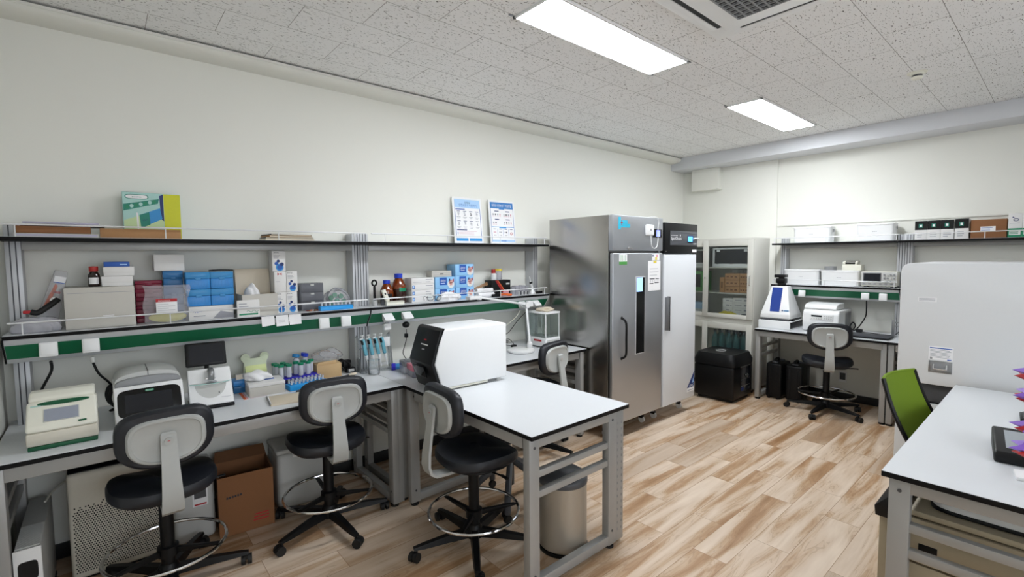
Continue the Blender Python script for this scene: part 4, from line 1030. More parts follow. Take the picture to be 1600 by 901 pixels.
g = G(); n = 20; g.prism([(.075 * math.cos(PI + PI * i / n), .125 + .09 * math.sin(PI + PI * i / n)) for i in range(n + 1)], 'z', .0004, .0016, 'light_grey'); g.box(.034, .039, .056, .066, .0016, .003, 'black_plastic'); g.box(-.09, -.06, .012, .014, .0004, .0012, 'ink_grey'); g.box(-.09, -.065, .018, .020, .0004, .0012, 'ink_grey'); g.box(.045, .09, .03, .0315, .0004, .0012, 'ink_grey'); g.xf(M); g.out('panel_print', o)
g = G(); n = 24; pts = [(.098 * math.cos(PI + PI * i / n), .040 * math.sin(PI + PI * i / n)) for i in range(n + 1)] + [(.098, .02), (-.098, .02)]
g.prism(pts, 'z', 0, .004, 'glass', .001); g.tube([(x, y, .002) for x, y in pts[:n + 1]], .0022, 'teal_pale', seg=6); g.xf(Matrix.Translation((0, .085, .128))); g.out('glass_shelf', t)
g = G(); g.tube([(.005, .075, .150), (.005, .068, .178), (.005, .090, .196), (.005, .118, .19), (.005, .13, .178)], .016, 'metal_grey', seg=14, sub=5); g.cyl((-.022, .082, .152), (.026, .082, .152), .004, 'chrome'); g.box(-.018, .03, .065, .10, .1325, .137, 'metal_grey', .001); g.out('sensor_arm', t)
g = G(); g.box(-.10, .10, -.008, .010, 0, .135, 'black_plastic', .008, 3); g.box(-.082, .082, -.0092, -.0078, .016, .122, 'screen_dark'); g.xf(Matrix.Translation((-.008, .165, .212)) @ Matrix.Rotation(-.30, 4, 'X')); g.out('tablet', t)
g = G(); g.tube([(-.008, .17, .19), (-.008, .175, .215), (-.008, .18, .25)], .012, 'black_plastic'); g.out('tablet_mount', t)
t = thing('qpcr_instrument', 'tall white box instrument with a black angled front on the table', 'instrument', (1.795, 2.592, TB), D(-3))
fp = [(-.245, .022), (-.295, .178), (-.238, .385)]
g = G(); g.prism(fp + [(.25, .385), (.25, .022)], 'y', -.145, .145, 'white_plastic', .012, 3); o = g.out('housing', t)
g = G(); ou = [(x - .030, z) for x, z in ((-.232, .0135), (-.290, .178), (-.215, .370))]
g.prism([(-.26, .006), (-.318, .178), (-.252, .378), (-.222, .391), (-.218, .3855), (-.236, .3855), (-.2955, .178), (-.2455, .0215), (-.23, .006)], 'y', -.148, .148, 'black_plastic', .003); fr = g.out('front_panel', t)
g = G(); an = math.atan2(.066, .200)
def onf(g, y0, y1, s0, s1, mt, e=.0015):   # patch on the upper front face, s measured up from the knee
    x0, z0 = -.318, .178; ux, uz = .066 / .2106, .2 / .2106
    P = lambda s, k: (x0 + ux * s - uz * k, z0 + uz * s + ux * k)
    a, b2, c2, d2 = P(s0, 0), P(s1, 0), P(s1, e), P(s0, e)
    g.prism([a, b2, c2, d2], 'y', y0, y1, mt)
onf(g, -.045, .045, .105, .112, 'white_plastic'); onf(g, -.010, .02, .135, .142, 'ink_red'); onf(g, -.015, .018, .075, .083, 'ink_grey'); g.out('badge', fr)
g = G(); g.prism([(-.318, .15), (-.3245, .15), (-.309, .085), (-.298, .085)], 'y', -.055, .09, 'black_gloss', .001); g.out('drawer_front', fr)
g = G()
for x in (-.2, .2):
    for y in (-.11, .11): g.cyl((x, y, 0), (x, y, .023), .018, 'light_grey', seg=14)
g.box(-.235, .10, -.135, .135, .008, .0215, 'warm_white', .003); g.out('foot_rail', t)
g = G(); g.box(.251, .262, -.10, .10, .06, .28, 'light_grey', .003); g.out('rear_panel', t)
# balance
t = thing('balance', 'small glass walled balance with a white base beside the steel refrigerator', 'balance', (3.065, 3.13, TB))
g = G(); g.box(-.088, .10, -.115, .13, .012, .098, 'white_plastic', .010, 3); g.box(-.07, .085, -.1165, -.114, .035, .075, 'light_grey', .001); g.box(-.0895, -.0875, -.06, .04, .058, .074, 'ink_red'); g.out('base', t)
g = G()
for x in (-.084, .084):
    for y in (-.11, .11): g.box(x - .004, x + .004, y - .004, y + .004, .0985, .308, 'white_plastic')
g.box(-.0015, .0015, -.11, -.108, .0985, .308, 'mid_grey'); g.out('corner_rods', t)
g = G()
for y in (-.112, .112): g.box(-.080, .080, y - .0015, y + .0015, .0985, .308, 'glass_teal')
for x in (-.086, .086): g.box(x - .0015, x + .0015, -.106, .106, .0985, .308, 'glass_teal')
g.out('glass_shield', t)
g = G(); g.box(-.092, .092, -.12, .12, .3085, .326, 'white_plastic', .004); g.out('top_frame', t)
g = G(); g.lathe([(.045, .1), (.045, .106), (.0, .107)], 'chrome', seg=24); g.out('weighing_pan', t)
g = G()
for x, y in ((-.07, -.1), (.08, -.1), (-.07, .11), (.08, .11)): g.cyl((x, y, 0), (x, y, .0125), .012, 'black_rubber', seg=12)
g.out('foot', t)
lump('paper_bag', 'flat crumpled beige bag lying on top of the glass balance', 'bag', (3.08, 3.13, TB + .3265), .088, .075, .032, 'card_cream', 11, amp=.18)
t = thing('magnifier_lamp', 'white jointed bench lamp on a round base beside the glass balance', 'lamp', (2.735, 3.075, TB))
g = G(); g.lathe([(.11, 0), (.118, .006), (.118, .02), (.105, .028), (0, .03)], 'white_plastic', seg=36); g.out('base', t)
g = G(); g.cyl((.075, -.03, .029), (.075, -.03, .06), .026, 'white_plastic'); g.sph((.075, -.03, .06), .026, 'white_plastic'); g.out('lower_joint', t)
g = G(); g.tube([(.075, -.03, .065), (.155, .10, .385)], .0105, 'white_plastic', seg=12); g.tube([(.155, .098, .395), (-.40, .06, .495)], .0095, 'white_plastic', seg=12); g.out('arm', t)
g = G(); g.cyl((.155, .075, .39), (.155, .125, .39), .026, 'white_plastic'); g.box(.165, .225, .08, .12, .372, .425, 'white_plastic', .005); g.out('elbow', t)
g = G(); g.cyl((-.40, .06, .475), (-.40, .06, .51), .02, 'white_plastic'); g.box(-.52, -.41, .02, .09, .482, .510, 'white_plastic', .008); g.out('lamp_head', t)
t = thing('stirring_motor', 'small grey headed white tool standing behind the white lamp base', 'tool', (2.60, 3.27, TB))
g = G(); g.lathe([(.035, 0), (.038, .01), (.03, .03), (.02, .05)], 'white_plastic'); g.out('base', t)
g = G(); g.sph((0, 0, .085), .036, 'mid_grey', (1, 1, 1)); g.out('head', t)
t = thing('cable_tangle', 'thin black cables tangled on the bench behind the white lamp', 'cable')
g = G(); rr_ = random.Random(3)
P = [(2.78 + rr_.uniform(-.1, .07), 3.37 + rr_.uniform(-.1, .06), TB + .004 + rr_.random() * .07) for _ in range(16)]
g.tube([(2.95, YW - .29, 1.122), (2.92, 3.33, 1.03), (2.84, 3.36, .93), (2.79, 3.38, .90)] + P, .0028, 'black_rubber', seg=6, sub=5); g.out('cable', t)
g = G(); g.box(2.78, 2.83, 3.24, 3.27, TB, TB + .028, 'black_plastic', .004); g.out('plug', t)
adopt(G().tube([(2.905, 3.275, 1.133), (2.86, 3.30, 1.06), (2.74, 3.36, .97), (2.55, 3.42, .92), (2.40, 3.44, .82), (2.35, 3.44, TB + .004)], .004, 'warm_white', sub=5).out('mains_cable'), bpy.data.objects['qpcr_instrument'])

# cords at the left
adopt(G().tube([(-.21, 3.26, 1.127), (-.215, 3.33, 1.07), (-.25, 3.39, .99), (-.28, 3.37, .92), (-.285, 3.33, .86), (-.284, 3.27, TB + .009)], .0065, 'black_rubber', sub=5).out('power_cord'), bpy.data.objects['thermal_cycler'])
t = thing('power_cord', 'black mains cord coiled between the two thermal cyclers', 'cord')
g = G(); P = [(-.055, 3.26, 1.10), (-.035, 3.30, 1.03), (.0, 3.36, .97), (.02, 3.38, .93)]
for k in range(4):
    for a in range(6):
        q = a / 6 * 2 * PI; P.append((.015 + .028 * math.cos(q) + .006 * k, 3.36 - .006 * k + .02 * math.sin(q), .898 + .05 * math.sin(q) - .006 * k))
P += [(.0, 3.35, TB + .012), (.03, 3.36, TB + .009)]
g.tube(P, .0058, 'black_rubber', sub=4); g.out('cable', t)
g = G(); g.cyl((-.058, 3.258, 1.128), (-.055, 3.26, 1.10), .009, 'light_grey'); g.out('ferrule', t)
adopt(t, bpy.data.objects['thermal_cycler.001'])
t = thing('adapter_cord', 'thin black cord with a black plug hanging left of the white instrument', 'cord')
g = G(); g.tube([(1.735, 3.26, 1.085), (1.735, 3.265, 1.0), (1.72, 3.29, .90), (1.75, 3.28, .84), (1.78, 3.25, TB + .004), (1.70, 3.22, TB + .003)], .003, 'black_rubber', sub=5); g.out('cable', t)
g = G(); g.sph((1.735, 3.262, 1.118), .03, 'black_plastic', (1, .8, .8)); g.box(1.723, 1.747, 3.25, 3.275, 1.02, 1.05, 'black_plastic', .004); g.out('plug', t)
t = thing('plug_adapter', 'small clear white plug hanging under the open socket above the pipettes', 'plug', (1.583, 3.27, 1.092))
g = G(); g.box(-.028, .028, -.018, .018, 0, .05, 'white_plastic', .008, 3); g.out('plug_body', t)
g = G(); g.cyl((-.009, 0, .05), (-.009, 0, .062), .003, 'metal_grey', seg=8); g.cyl((.009, 0, .05), (.009, 0, .062), .003, 'metal_grey', seg=8); g.out('pin', t)

# ------------------------------------------------------------------ small things on the near left bench
def tip_box(name, label, x0, x1, y0, y1, z, h, low, top, rz=0, group=None, split=.55):
    t = thing(name, label, 'tip box', ((x0 + x1) / 2, (y0 + y1) / 2, z), rz, group); w, d = (x1 - x0) / 2, (y1 - y0) / 2
    g = G(); g.box(-w, w, -d, d, 0, h * split, low, .004)
    for i in range(7): g.box(-w * .8 + i * w * .26, -w * .8 + i * w * .26 + .003, -d - .0012, -d + .001, h * .08, h * split * .8, low)
    g.out('box_base', t)
    g = G(); g.box(-w - .001, w + .001, -d - .001, d + .001, h * split + .0006, h - .0006, top, .004); g.box(-w * .25, w * .25, -d - .003, -d - .001, h * split - .008, h * split + .008, top, .001); g.out('lid', t)
    return t
t = tip_box('tip_box', 'blue tip box with a grey wire handle behind the white tissue carton', .580, .690, 3.30, 3.40, TB, .075, 'tray_blue_dark', 'tip_blue')
g = G(); g.tube([(-.035, -.02, .0755), (-.035, -.02, .11), (.04, -.02, .11), (.04, -.02, .0755)], .003, 'mid_grey'); g.box(-.034, .039, -.0215, -.0185, .078, .108, 'card_cream'); g.out('handle', t)
t = thing('wipe_dispenser', 'pale green bear eared paper dispenser standing against the wall', 'dispenser', (.735, 3.44, TB))
ear = [(-.068, 0), (.068, 0), (.070, .10), (.066, .15), (.075, .165), (.077, .182), (.066, .195), (.050, .193), (.035, .182), (.0, .178), (-.035, .182), (-.050, .193), (-.066, .195), (-.077, .182), (-.075, .165), (-.066, .15), (-.070, .10)]
g = G(); g.prism(ear, 'y', 0, .012, 'bear_green', .003)
for x in (-.056, .056): g.cyl((x, .0015, .185), (x, .0105, .185), .027, 'bear_green', seg=20)
g.out('back_card', t)
g = G(); g.prism([(-.05, 0), (-.05, .055), (-.0005, .135), (-.0005, 0)], 'x', -.062, .062, 'lime', .003); g.out('wipe_box', t)
g = G(); g.prism([(-.0512, .02), (-.0505, .02), (-.0505, .05), (-.0512, .05)], 'x', -.03, .03, 'paper'); g.box(-.02, .03, -.0305, -.029, .092, .096, 'kim_green'); g.out('label_print', t)
t = thing('glove_carton', 'flat white carton with a blue window and white tissue on the near bench', 'box', (.735, 3.215, TB + .0012), D(-3))
g = G(); g.box(-.098, .098, -.085, .09, 0, .055, 'card_grey', .002); g.box(-.099, .099, -.086, .091, .0553, .075, 'card_white', .002); g.out('carton_body', t)
g = G(); g.box(.0, .055, .0, .045, .0752, .0762, 'ink_blue'); g.box(.01, .045, .01, .035, .0762, .0768, 'pale_blue'); g.out('window_print', t)
lump('tissue', 'white crumpled tissue heaped on the flat white carton', 'tissue', (.70, 3.245, TB + .0012 + .0775), .075, .05, .055, 'paper', 21, amp=.3)
g = G(); g.box(-.125, .125, -.09, .12, 0, .0009, 'paper'); g.box(-.124, -.108, -.088, .118, .0009, .0011, 'orange'); g.box(-.105, -.100, -.088, .118, .0009, .0011, 'pink')
for i in range(6): g.box(-.09, .0, -.085 + i * .008, -.082 + i * .008, .0009, .0011, 'ink_pink' if i % 2 else 'ink_grey')
tag(g.out('printed_sheet', None, (.725, 3.20, TB), D(-2)), 'printed sheet with an orange stripe under the flat white carton', 'paper')
t = thing('notebook', 'beige spiral notebook lying at the bench edge behind the second stool', 'notebook', (.83, 2.95, TB), D(-8))
g = G(); g.box(-.135, .145, -.10, .10, 0, .009, 'card_cream', .001); g.out('cover', t)
g = G()
for i in range(22):
    y = -.09 + i * .0086; g.tube([(-.137 + .0065 * math.cos(a), y, .0078 + .0065 * math.sin(a)) for a in [k * PI / 4 for k in range(8)]], .0011, 'metal_grey', seg=5, closed=True)
g.out('spiral', t)
g = G(); g.box(-.03, .03, -.006, .006, 0, .012, 'dark_grey', .003); tag(g.out('marker_pen', None, (.905, 3.085, TB), D(25)), 'short grey marker lying between the notebook and the pale blue rack', 'pen')
# violet rack with green capped tubes
t = thing('tube_rack', 'violet tube rack holding green capped tubes', 'rack', (.945, 3.335, TB), D(-3))
g = G(); g.box(-.135, .135, -.07, .07, 0, .012, 'rack_violet', .003); g.out('rack_base', t)
g = G(); g.box(-.135, .135, -.07, .07, .040, .048, 'rack_violet', .002)
for x in (-.13, .13):
    for y in (-.065, .065): g.box(x - .005, x + .005, y - .005, y + .005, .012, .0402, 'rack_violet')
g.out('rack_deck', t)
RK = Matrix.Translation((.945, 3.335, TB)) @ Matrix.Rotation(D(-3), 4, 'Z')
tb = None
spots = [(-.112, .045, 0), (-.108, .002, 0), (-.090, -.042, 0), (-.062, .04, 0), (-.052, -.008, 0), (-.044, -.047, 0), (.010, .01, 0), (.030, -.045, 0), (.062, .02, 0), (.080, -.03, 0), (.110, .022, 0)]
for i, (x, y, h) in enumerate(spots):
    p = RK @ Vector((x, y, .0486)); lb = 'clear tube with a green cap, number %d from the left in the violet rack' % (i + 1)
    lb = 'clear tube with a flat green cap, %s from the left in the violet rack' % ('first', 'second', 'third', 'fourth', 'fifth', 'sixth', 'seventh', 'eighth', 'ninth', 'tenth', 'eleventh')[i]
    if tb is None:
        tb = thing('centrifuge_tube', lb, 'tube', p, 0, 'green capped tubes in the violet rack')
        g = G(); g.lathe([(0, 0), (.0148, .006), (.0148, .074)], 'tube_clear', seg=18); g.out('tube_body', tb)
        g = G(); g.lathe([(.0175, .0745), (.018, .076), (.018, .090), (.0, .091)], 'cap_green', seg=20); g.out('cap', tb)
    else: dup(tb, p, i, lb)
for i, (x, y, r_) in enumerate(((.035, .064, .4), (.092, .066, -.3))):
    p = RK @ Vector((x, y + .035, 0)); t = thing('blue_capped_bottle', 'clear bottle with a tilted bright blue cap behind the green capped tubes, %s of two' % ('left', 'right')[i], 'bottle', p, r_, 'blue capped bottles behind the violet rack')
    g = G(); g.lathe([(.02, 0), (.0215, .004), (.0215, .13), (.012, .145)], 'tube_clear', seg=16); g.out('bottle_body', t)
    g = G(); g.lathe([(.022, -.011), (.024, -.009), (.024, .010), (.0, .012)], 'cap_blue' if i else 'sky_blue', seg=18); g.xf(Matrix.Translation((0, 0, .160)) @ Matrix.Rotation(.22, 4, 'Y')); g.out('cap', t)
# pale blue rack with small clear tubes
def small_rack(label, loc, rz, w, d, h, n, m, tubecap, grp, lbl):
    t = thing('tube_rack', label, 'rack', loc, rz)
    g = G(); g.prism([(-d, 0), (-d + .006, h), (d - .006, h), (d, 0)], 'x', -w, w, 'rack_blue', .003); g.out('rack_body', t)
    Mx = Matrix.Translation(loc) @ Matrix.Rotation(rz, 4, 'Z'); t0 = None; k = 0
    od = ('first', 'second', 'third', 'fourth', 'fifth', 'sixth', 'seventh', 'eighth', 'ninth', 'tenth')
    for j in range(m):
        for i in range(n):
            p = Mx @ Vector((-w * .85 + 1.7 * w * i / (n - 1), (j - (m - 1) / 2) * d * .9, h + .0006)); lb = lbl % (od[i], ('front', 'rear')[j])
            if t0 is None:
                t0 = thing('sample_tube', lb, 'tube', p, 0, grp)
                g = G(); g.lathe([(.0, 0), (.0062, .001), (.0062, .022), (.0078, .0225), (.0078, .026), (.006, .026)], 'tube_clear', seg=12); g.out('tube_body', t0)
                g = G(); g.lathe([(.0078, .0265), (.0078, .029), (0, .0295)], 'film', seg=12); g.out('cap', t0)
            else: dup(t0, p, 0, lb)
    return t
small_rack('bright pale blue rack of small clear tubes in front of the violet rack', (.968, 3.175, TB), D(6), .118, .045, .034, 9, 2, 0, 'small tubes in the pale blue bench rack', 'small clear tube, %s from left, %s row of the pale blue bench rack')
t = thing('carton', 'open light brown carton under a clear bag at the back of the near bench', 'box', (1.168, 3.36, TB), D(-4))
g = G(); g.box(-.082, .082, -.06, .06, 0, .095, 'card_tan', .002); g.prism([(-.082, .0955), (.045, .0955), (.055, .118), (-.07, .112)], 'y', -.052, -.046, 'card_tan', .001); g.out('carton_body', t)
lump('clear_bag', 'crumpled clear plastic bag heaped on the light brown carton', 'bag', (1.168, 3.37, TB + .1195), .095, .055, .065, 'film', 31, amp=.3)
t = thing('cable_bundle', 'bundle of black cables with an adapter beside the light brown carton', 'cable', (1.302, 3.40, TB))
g = G(); rr_ = random.Random(8); P = []
for k in range(6):
    q0 = rr_.uniform(0, 6)
    for a in range(7):
        q = a / 7 * 2 * PI + q0; P.append((.045 * math.cos(q) * rr_.uniform(.7, 1.1) - .01, .035 * math.sin(q * 1.0 + k) * rr_.uniform(.6, 1), .05 + .042 * math.sin(q) * rr_.uniform(.7, 1)))
g.tube(P, .0055, 'black_rubber', seg=7, closed=True, sub=4); g.out('cable', t)
g = G(); g.box(.0, .066, -.055, -.005, 0, .034, 'black_plastic', .004); g.box(.014, .054, -.0558, -.0545, .008, .028, 'light_grey'); g.box(-.01, .05, -.02, .03, .036, .085, 'black_plastic', .006); g.out('adapter', t)
t = thing('brush', 'small cream handled brush lying in front of the black cables', 'brush', (1.275, 3.245, TB), D(14))
g = G(); g.cyl((-.06, 0, .007), (.0, 0, .007), .0065, 'black_plastic', seg=10); g.out('ferrule', t)
g = G(); g.sph((.035, 0, .0105), .035, 'card_cream', (1, .45, .29)); g.out('handle', t)
tag(G().cyl((1.10, 3.235, TB + .005), (1.18, 3.255, TB + .005), .0048, 'dark_grey', seg=10).out('pen'), 'thin dark pen lying in front of the light brown carton', 'pen')
# acrylic stand with four pipettes
t = thing('pipette_stand', 'clear acrylic stand carrying four blue pipettes', 'stand', (1.50, 3.33, TB))
g = G(); g.box(-.13, .15, -.09, .07, 0, .006, 'acrylic', .002); g.out('stand_base', t)
for x in (-.12, .13):
    g = G(); g.prism([(-.05, .0065), (.03, .0065), (.05, .24), (.0, .27)], 'x', x - .003, x + .003, 'acrylic', .001); g.out('side_plate', t)
g = G(); g.box(-.116, .126, -.012, .0, .225, .245, 'acrylic', .002); g.box(-.116, .126, -.014, -.002, .165, .172, 'acrylic', .002); g.out('cross_bar', t)
g = G(); g.box(.06, .122, -.024, -.022, .165, .235, 'paper', .0005); g.out('card', t)
p0 = None
for i in range(4):
    lb = 'blue pipette hanging on the acrylic stand, %s of four' % ('leftmost', 'second from left', 'third from left', 'rightmost')[i]; loc = (1.425 + i * .048, 3.286, TB + .12)
    if p0 is None:
        p0 = thing('pipette', lb, 'pipette', loc, D(4), 'pipettes on the acrylic stand'); Mx = Matrix.Rotation(-.20, 4, 'Y')
        g = G(); g.prism([(-.012, .0), (-.014, .11), (-.008, .125), (.010, .122), (.013, .09), (.010, 0)], 'y', -.0105, .0105, 'pipette_blue', .004); g.xf(Mx); o = g.out('body', p0)
        g = G(); g.box(-.0145, -.004, -.011, .011, .085, .118, 'black_plastic', .002); g.xf(Mx); g.out('display', o)
        g = G(); g.cyl((0, 0, .1255), (0, 0, .148), .004, 'white_plastic', seg=10); g.cyl((0, 0, .148), (0, 0, .153), .011, 'white_plastic', seg=14); g.box(-.022, -.004, -.008, .008, .126, .133, 'white_plastic', .002); g.xf(Mx); g.out('plunger', p0)
        g = G(); g.lathe([(.011, -.002), (.009, -.03), (.0045, -.05), (.004, -.095), (.0, -.096)][::-1], 'white_plastic', seg=14); g.xf(Mx); g.out('shaft', p0)
    else: dup(p0, loc, D(4), lb)
t = thing('beaker', 'clear beaker standing at the left foot of the acrylic pipette stand', 'beaker', (1.435, 3.185, TB))
g = G(); g.lathe([(.0, .002), (.036, .001), (.040, .006), (.040, .10), (.043, .105)], 'acrylic', seg=24); g.out('glass_body', t)
g = G(); g.lathe([(.0, .0025), (.02, .003), (.024, .03), (.0, .032)], 'paper', seg=16); g.out('filter_cup', t)
t = thing('tape_roll', 'small royal blue roll lying on the bench behind the clear tip boxes', 'tape', (1.585, 3.215, TB), D(-25))
g = G(); g.cyl((-.0, 0, .0255), (.028, 0, .0255), .025, 'rack_violet', seg=22); g.cyl((.0285, 0, .0255), (.085, 0, .0255), .022, 'tray_blue', seg=22); g.out('roll', t)
tip_box('tip_box', 'smoky clear tip box behind the pink lidded one', 1.600, 1.69, 3.02, 3.13, TB, .088, 'tray_clear', 'tray_smoke', D(-6), split=.6)
tip_box('tip_box', 'clear tip box with a pink lid left of the white instrument', 1.590, 1.695, 2.885, 3.005, TB, .088, 'tray_clear', 'tray_pink', D(-10), split=.5)

# ------------------------------------------------------------------ things under the near left bench
t = thing('radiator', 'long white low heater with a black square opening under the bench end', 'heater', (-.296, 2.82, 0), 0)
g = G(); g.box(-.042, .042, .006, .60, .02, .405, 'light_grey', .006); g.out('housing', t)
g = G(); g.box(-.044, .044, -.004, .0055, .015, .41, 'white_plastic', .003); o = g.out('end_panel', t)
g = G(); g.prism([(x, z + .315) for x, z in supere(28, .031, .042, 5)], 'y', -.0055, -.0042, 'black_plastic'); g.out('opening', o); g = G(); g.box(.0, .012, -.0052, -.0042, .215, .222, 'ink_grey'); g.out('mark', o)
g = G()
for i in range(22): g.box(-.038, .038, .02 + i * .0105, .024 + i * .0105, .4052, .4125, 'light_grey')
g.out('grille', t)
g = G()
for y in (.08, .52):
    g = G(); g.box(-.046, .046, y - .02, y + .02, 0, .0198, 'black_plastic', .003); g.out('foot', t)
tag(G().tube([(-.27, 3.30, .418), (-.25, 3.40, .424), (-.20, 3.48, .44), (-.19, 3.50, .42), (-.19, 3.505, .02)], .005, 'warm_white', sub=4).out('heater_cord'), 'cream cord lying over the far end of the low heater', 'cord')
t = thing('air_purifier', 'cream air purifier with a perforated front under the near bench', 'air purifier', (0, 3.19, 0))
g = G(); g.box(-.185, .19, 0, .22, .012, .56, 'tan_plastic', .02, 3); g.box(-.17, .175, .02, .2, 0, .0125, 'black_plastic'); o = g.out('housing', t)
g = G()
for r_ in range(32):
    for c_ in range(33):
        x = -.165 + c_ * .0105 + (.00525 if r_ % 2 else 0); z = .05 + r_ * .0115
        if r_ > 27 and random.random() < (r_ - 27) * .28: continue
        g.box(x - .003, x + .003, -.0009, -.0002, z - .0035, z + .0035, 'perf_hole')
g.out('perforation', o)
g = G(); g.prism([(.004, .5605), (.004, .568), (.205, .635), (.215, .5605)], 'x', -.178, .183, 'black_plastic', .004); g.out('top_outlet', t)
def bin_(label, x, y, w, d, h, rz, first=None):
    t = thing('storage_bin', label, 'bin', (x, y, 0), rz)
    g = G(); g.box(-w / 2, w / 2, -d / 2, d / 2, 0, h - .031, 'light_grey', .03, 3); g.out('bin_body', t)
    g = G(); g.box(-w / 2 - .004, w / 2 + .004, -d / 2 - .004, d / 2 + .004, h - .03, h, 'light_grey', .012, 3); g.out('lid', t)
    g = G(); g.box(-w * .2, w * .2, -d / 2 - .012, -d / 2 - .0045, h - .06, h - .008, 'white_plastic', .004); g.out('clasp', t)
    return t
t = bin_('grey plastic bin with a printed label between the air purifier and the carton', .348, 3.365, .20, .30, .40, D(-2))
g = G(); g.box(-.01, .065, -.1514, -.1502, .205, .325, 'paper'); g.box(-.002, .057, -.1518, -.1514, .25, .317, 'dark_grey'); g.box(-.002, .057, -.1518, -.1514, .21, .219, 'ink_red'); g.out('label_print', t)
bin_('pale grey lidded bin between the brown carton and the table legs', .945, 3.365, .30, .27, .40, D(-2))
t = thing('carton', 'open brown carton with faint lettering standing under the near bench', 'box', (.605, 3.27, 0), D(-5))
g = G(); w, d, h, k = .145, .13, .355, .004
g.box(-w, w, -d, -d + k, 0, h, 'card_brown'); g.box(-w, w, d - k, d, 0, h, 'card_brown'); g.box(-w, -w + k, -d + k, d - k, 0, h, 'card_brown'); g.box(w - k, w, -d + k, d - k, 0, h, 'card_brown'); g.box(-w + k, w - k, -d + k, d - k, 0, .005, 'card_dark'); o = g.out('carton_body', t)
g = G(); g.raw([(-w, d, h), (w, d, h), (w - .01, d + .03, h + .06), (-w + .01, d + .03, h + .06), (-w, d - k, h), (w, d - k, h), (w - .01, d + .026, h + .06), (-w + .01, d + .026, h + .06)], [(0, 1, 2, 3), (7, 6, 5, 4), (0, 3, 7, 4), (1, 5, 6, 2), (3, 2, 6, 7)], 'card_dark'); g.out('flap', t)
g = G(); g.box(w - k - .0045, w - k - .0005, -d + .01, d - .01, h - .11, h - .004, 'card_brown'); g.out('flap', t); g = G(); g.box(-w + k + .0005, -w + k + .0045, -d + .01, d - .01, h - .11, h - .004, 'card_brown'); g.out('flap', t)
g = G(); [g.box(-.105 + i * .014, -.095 + i * .014, -d - .0006, -d + .0002, .222 + i * .0012, .234 + i * .0012, 'ink') for i in range(6)]
g.out('lettering', o); g = G()
for i in range(3): g.box(.03 + i * .004, .115, -d - .0006, -d + .0002, .05 + i * .018, .057 + i * .018, 'ink_red')
g.out('print', o)
g = G(); t = thing('floor_outlet', 'white wall outlet low on the left wall beside the lidded bin', 'outlet', (1.325, YW - .0005, .20))
g.box(-.04, .04, -.009, 0, -.06, .06, 'white_plastic', .003); g.out('plate', t); g = G(); g.box(-.028, .028, -.0105, -.009, -.03, .045, 'dark_grey', .001); g.out('socket', t)
t = thing('wall_socket', 'pale double outlet low on the left wall seen under the table', 'outlet', (2.35, YW - .0005, .26))
g = G(); g.box(-.06, .06, -.008, 0, -.06, .06, 'light_grey', .003); g.out('plate', t); g = G(); g.box(-.05, -.005, -.0095, -.008, -.03, .03, 'mid_grey', .001); g.box(.005, .05, -.0095, -.008, -.03, .03, 'mid_grey', .001); g.out('socket', t)
t = thing('pedal_bin', 'beige steel pedal bin under the table that stands out into the room', 'waste bin', (1.905, 1.80, 0), D(200))
g = G(); g.lathe([(.130, .02), (.134, .024), (.134, .375), (.130, .378)], 'bin_beige', seg=40); g.out('bin_body', t)
g = G(); g.lathe([(.138, 0), (.140, .006), (.138, .0195), (.12, .0195)], 'black_plastic', seg=36); g.box(-.03, .03, .135, .185, .004, .016, 'black_plastic', .004); g.out('foot_ring', t)
g = G(); g.lathe([(.137, .3785), (.138, .382), (.138, .40), (.134, .41), (.10, .432), (.0, .44)], 'dark_grey', seg=40); g.box(-.025, .025, -.165, -.13, .33, .41, 'black_plastic', .006); g.out('lid', t)

# ------------------------------------------------------------------ upper shelf, left wall
ZU = 1.7406; ZL = 1.2706
pkg('flat_carton', 'flat brown carton at the near end of the upper shelf on the left wall', 'box', -.306, -.03, 3.275, 3.398, ZU + .019, ZU + .052, 'card_brown', None)
g = G(); g.box(-.145, .165, -.06, .06, 0, .018, 'card_grey', .002); g.box(-.143, .16, -.062, -.0595, .004, .014, 'paper_lilac'); tag(g.out('document_folder', None, (-.165, 3.338, ZU)), 'pale document folder lying under the near flat brown carton', 'folder')
g = G(); g.box(-.14, .17, -.055, .055, 0, .012, 'dark_grey', .002); g.box(-.13, .15, -.05, .05, .0122, .022, 'paper_lilac', .001); tag(g.out('paper_stack', None, (-.145, 3.338, ZU + .0525), D(-1)), 'lilac grey paper stack lying on top of the near flat brown carton', 'papers')
pkg('flat_carton', 'flat light brown carton below the yellow and teal box on the upper left shelf', 'box', .005, .352, 3.275, 3.40, ZU, ZU + .050, 'card_light', None)
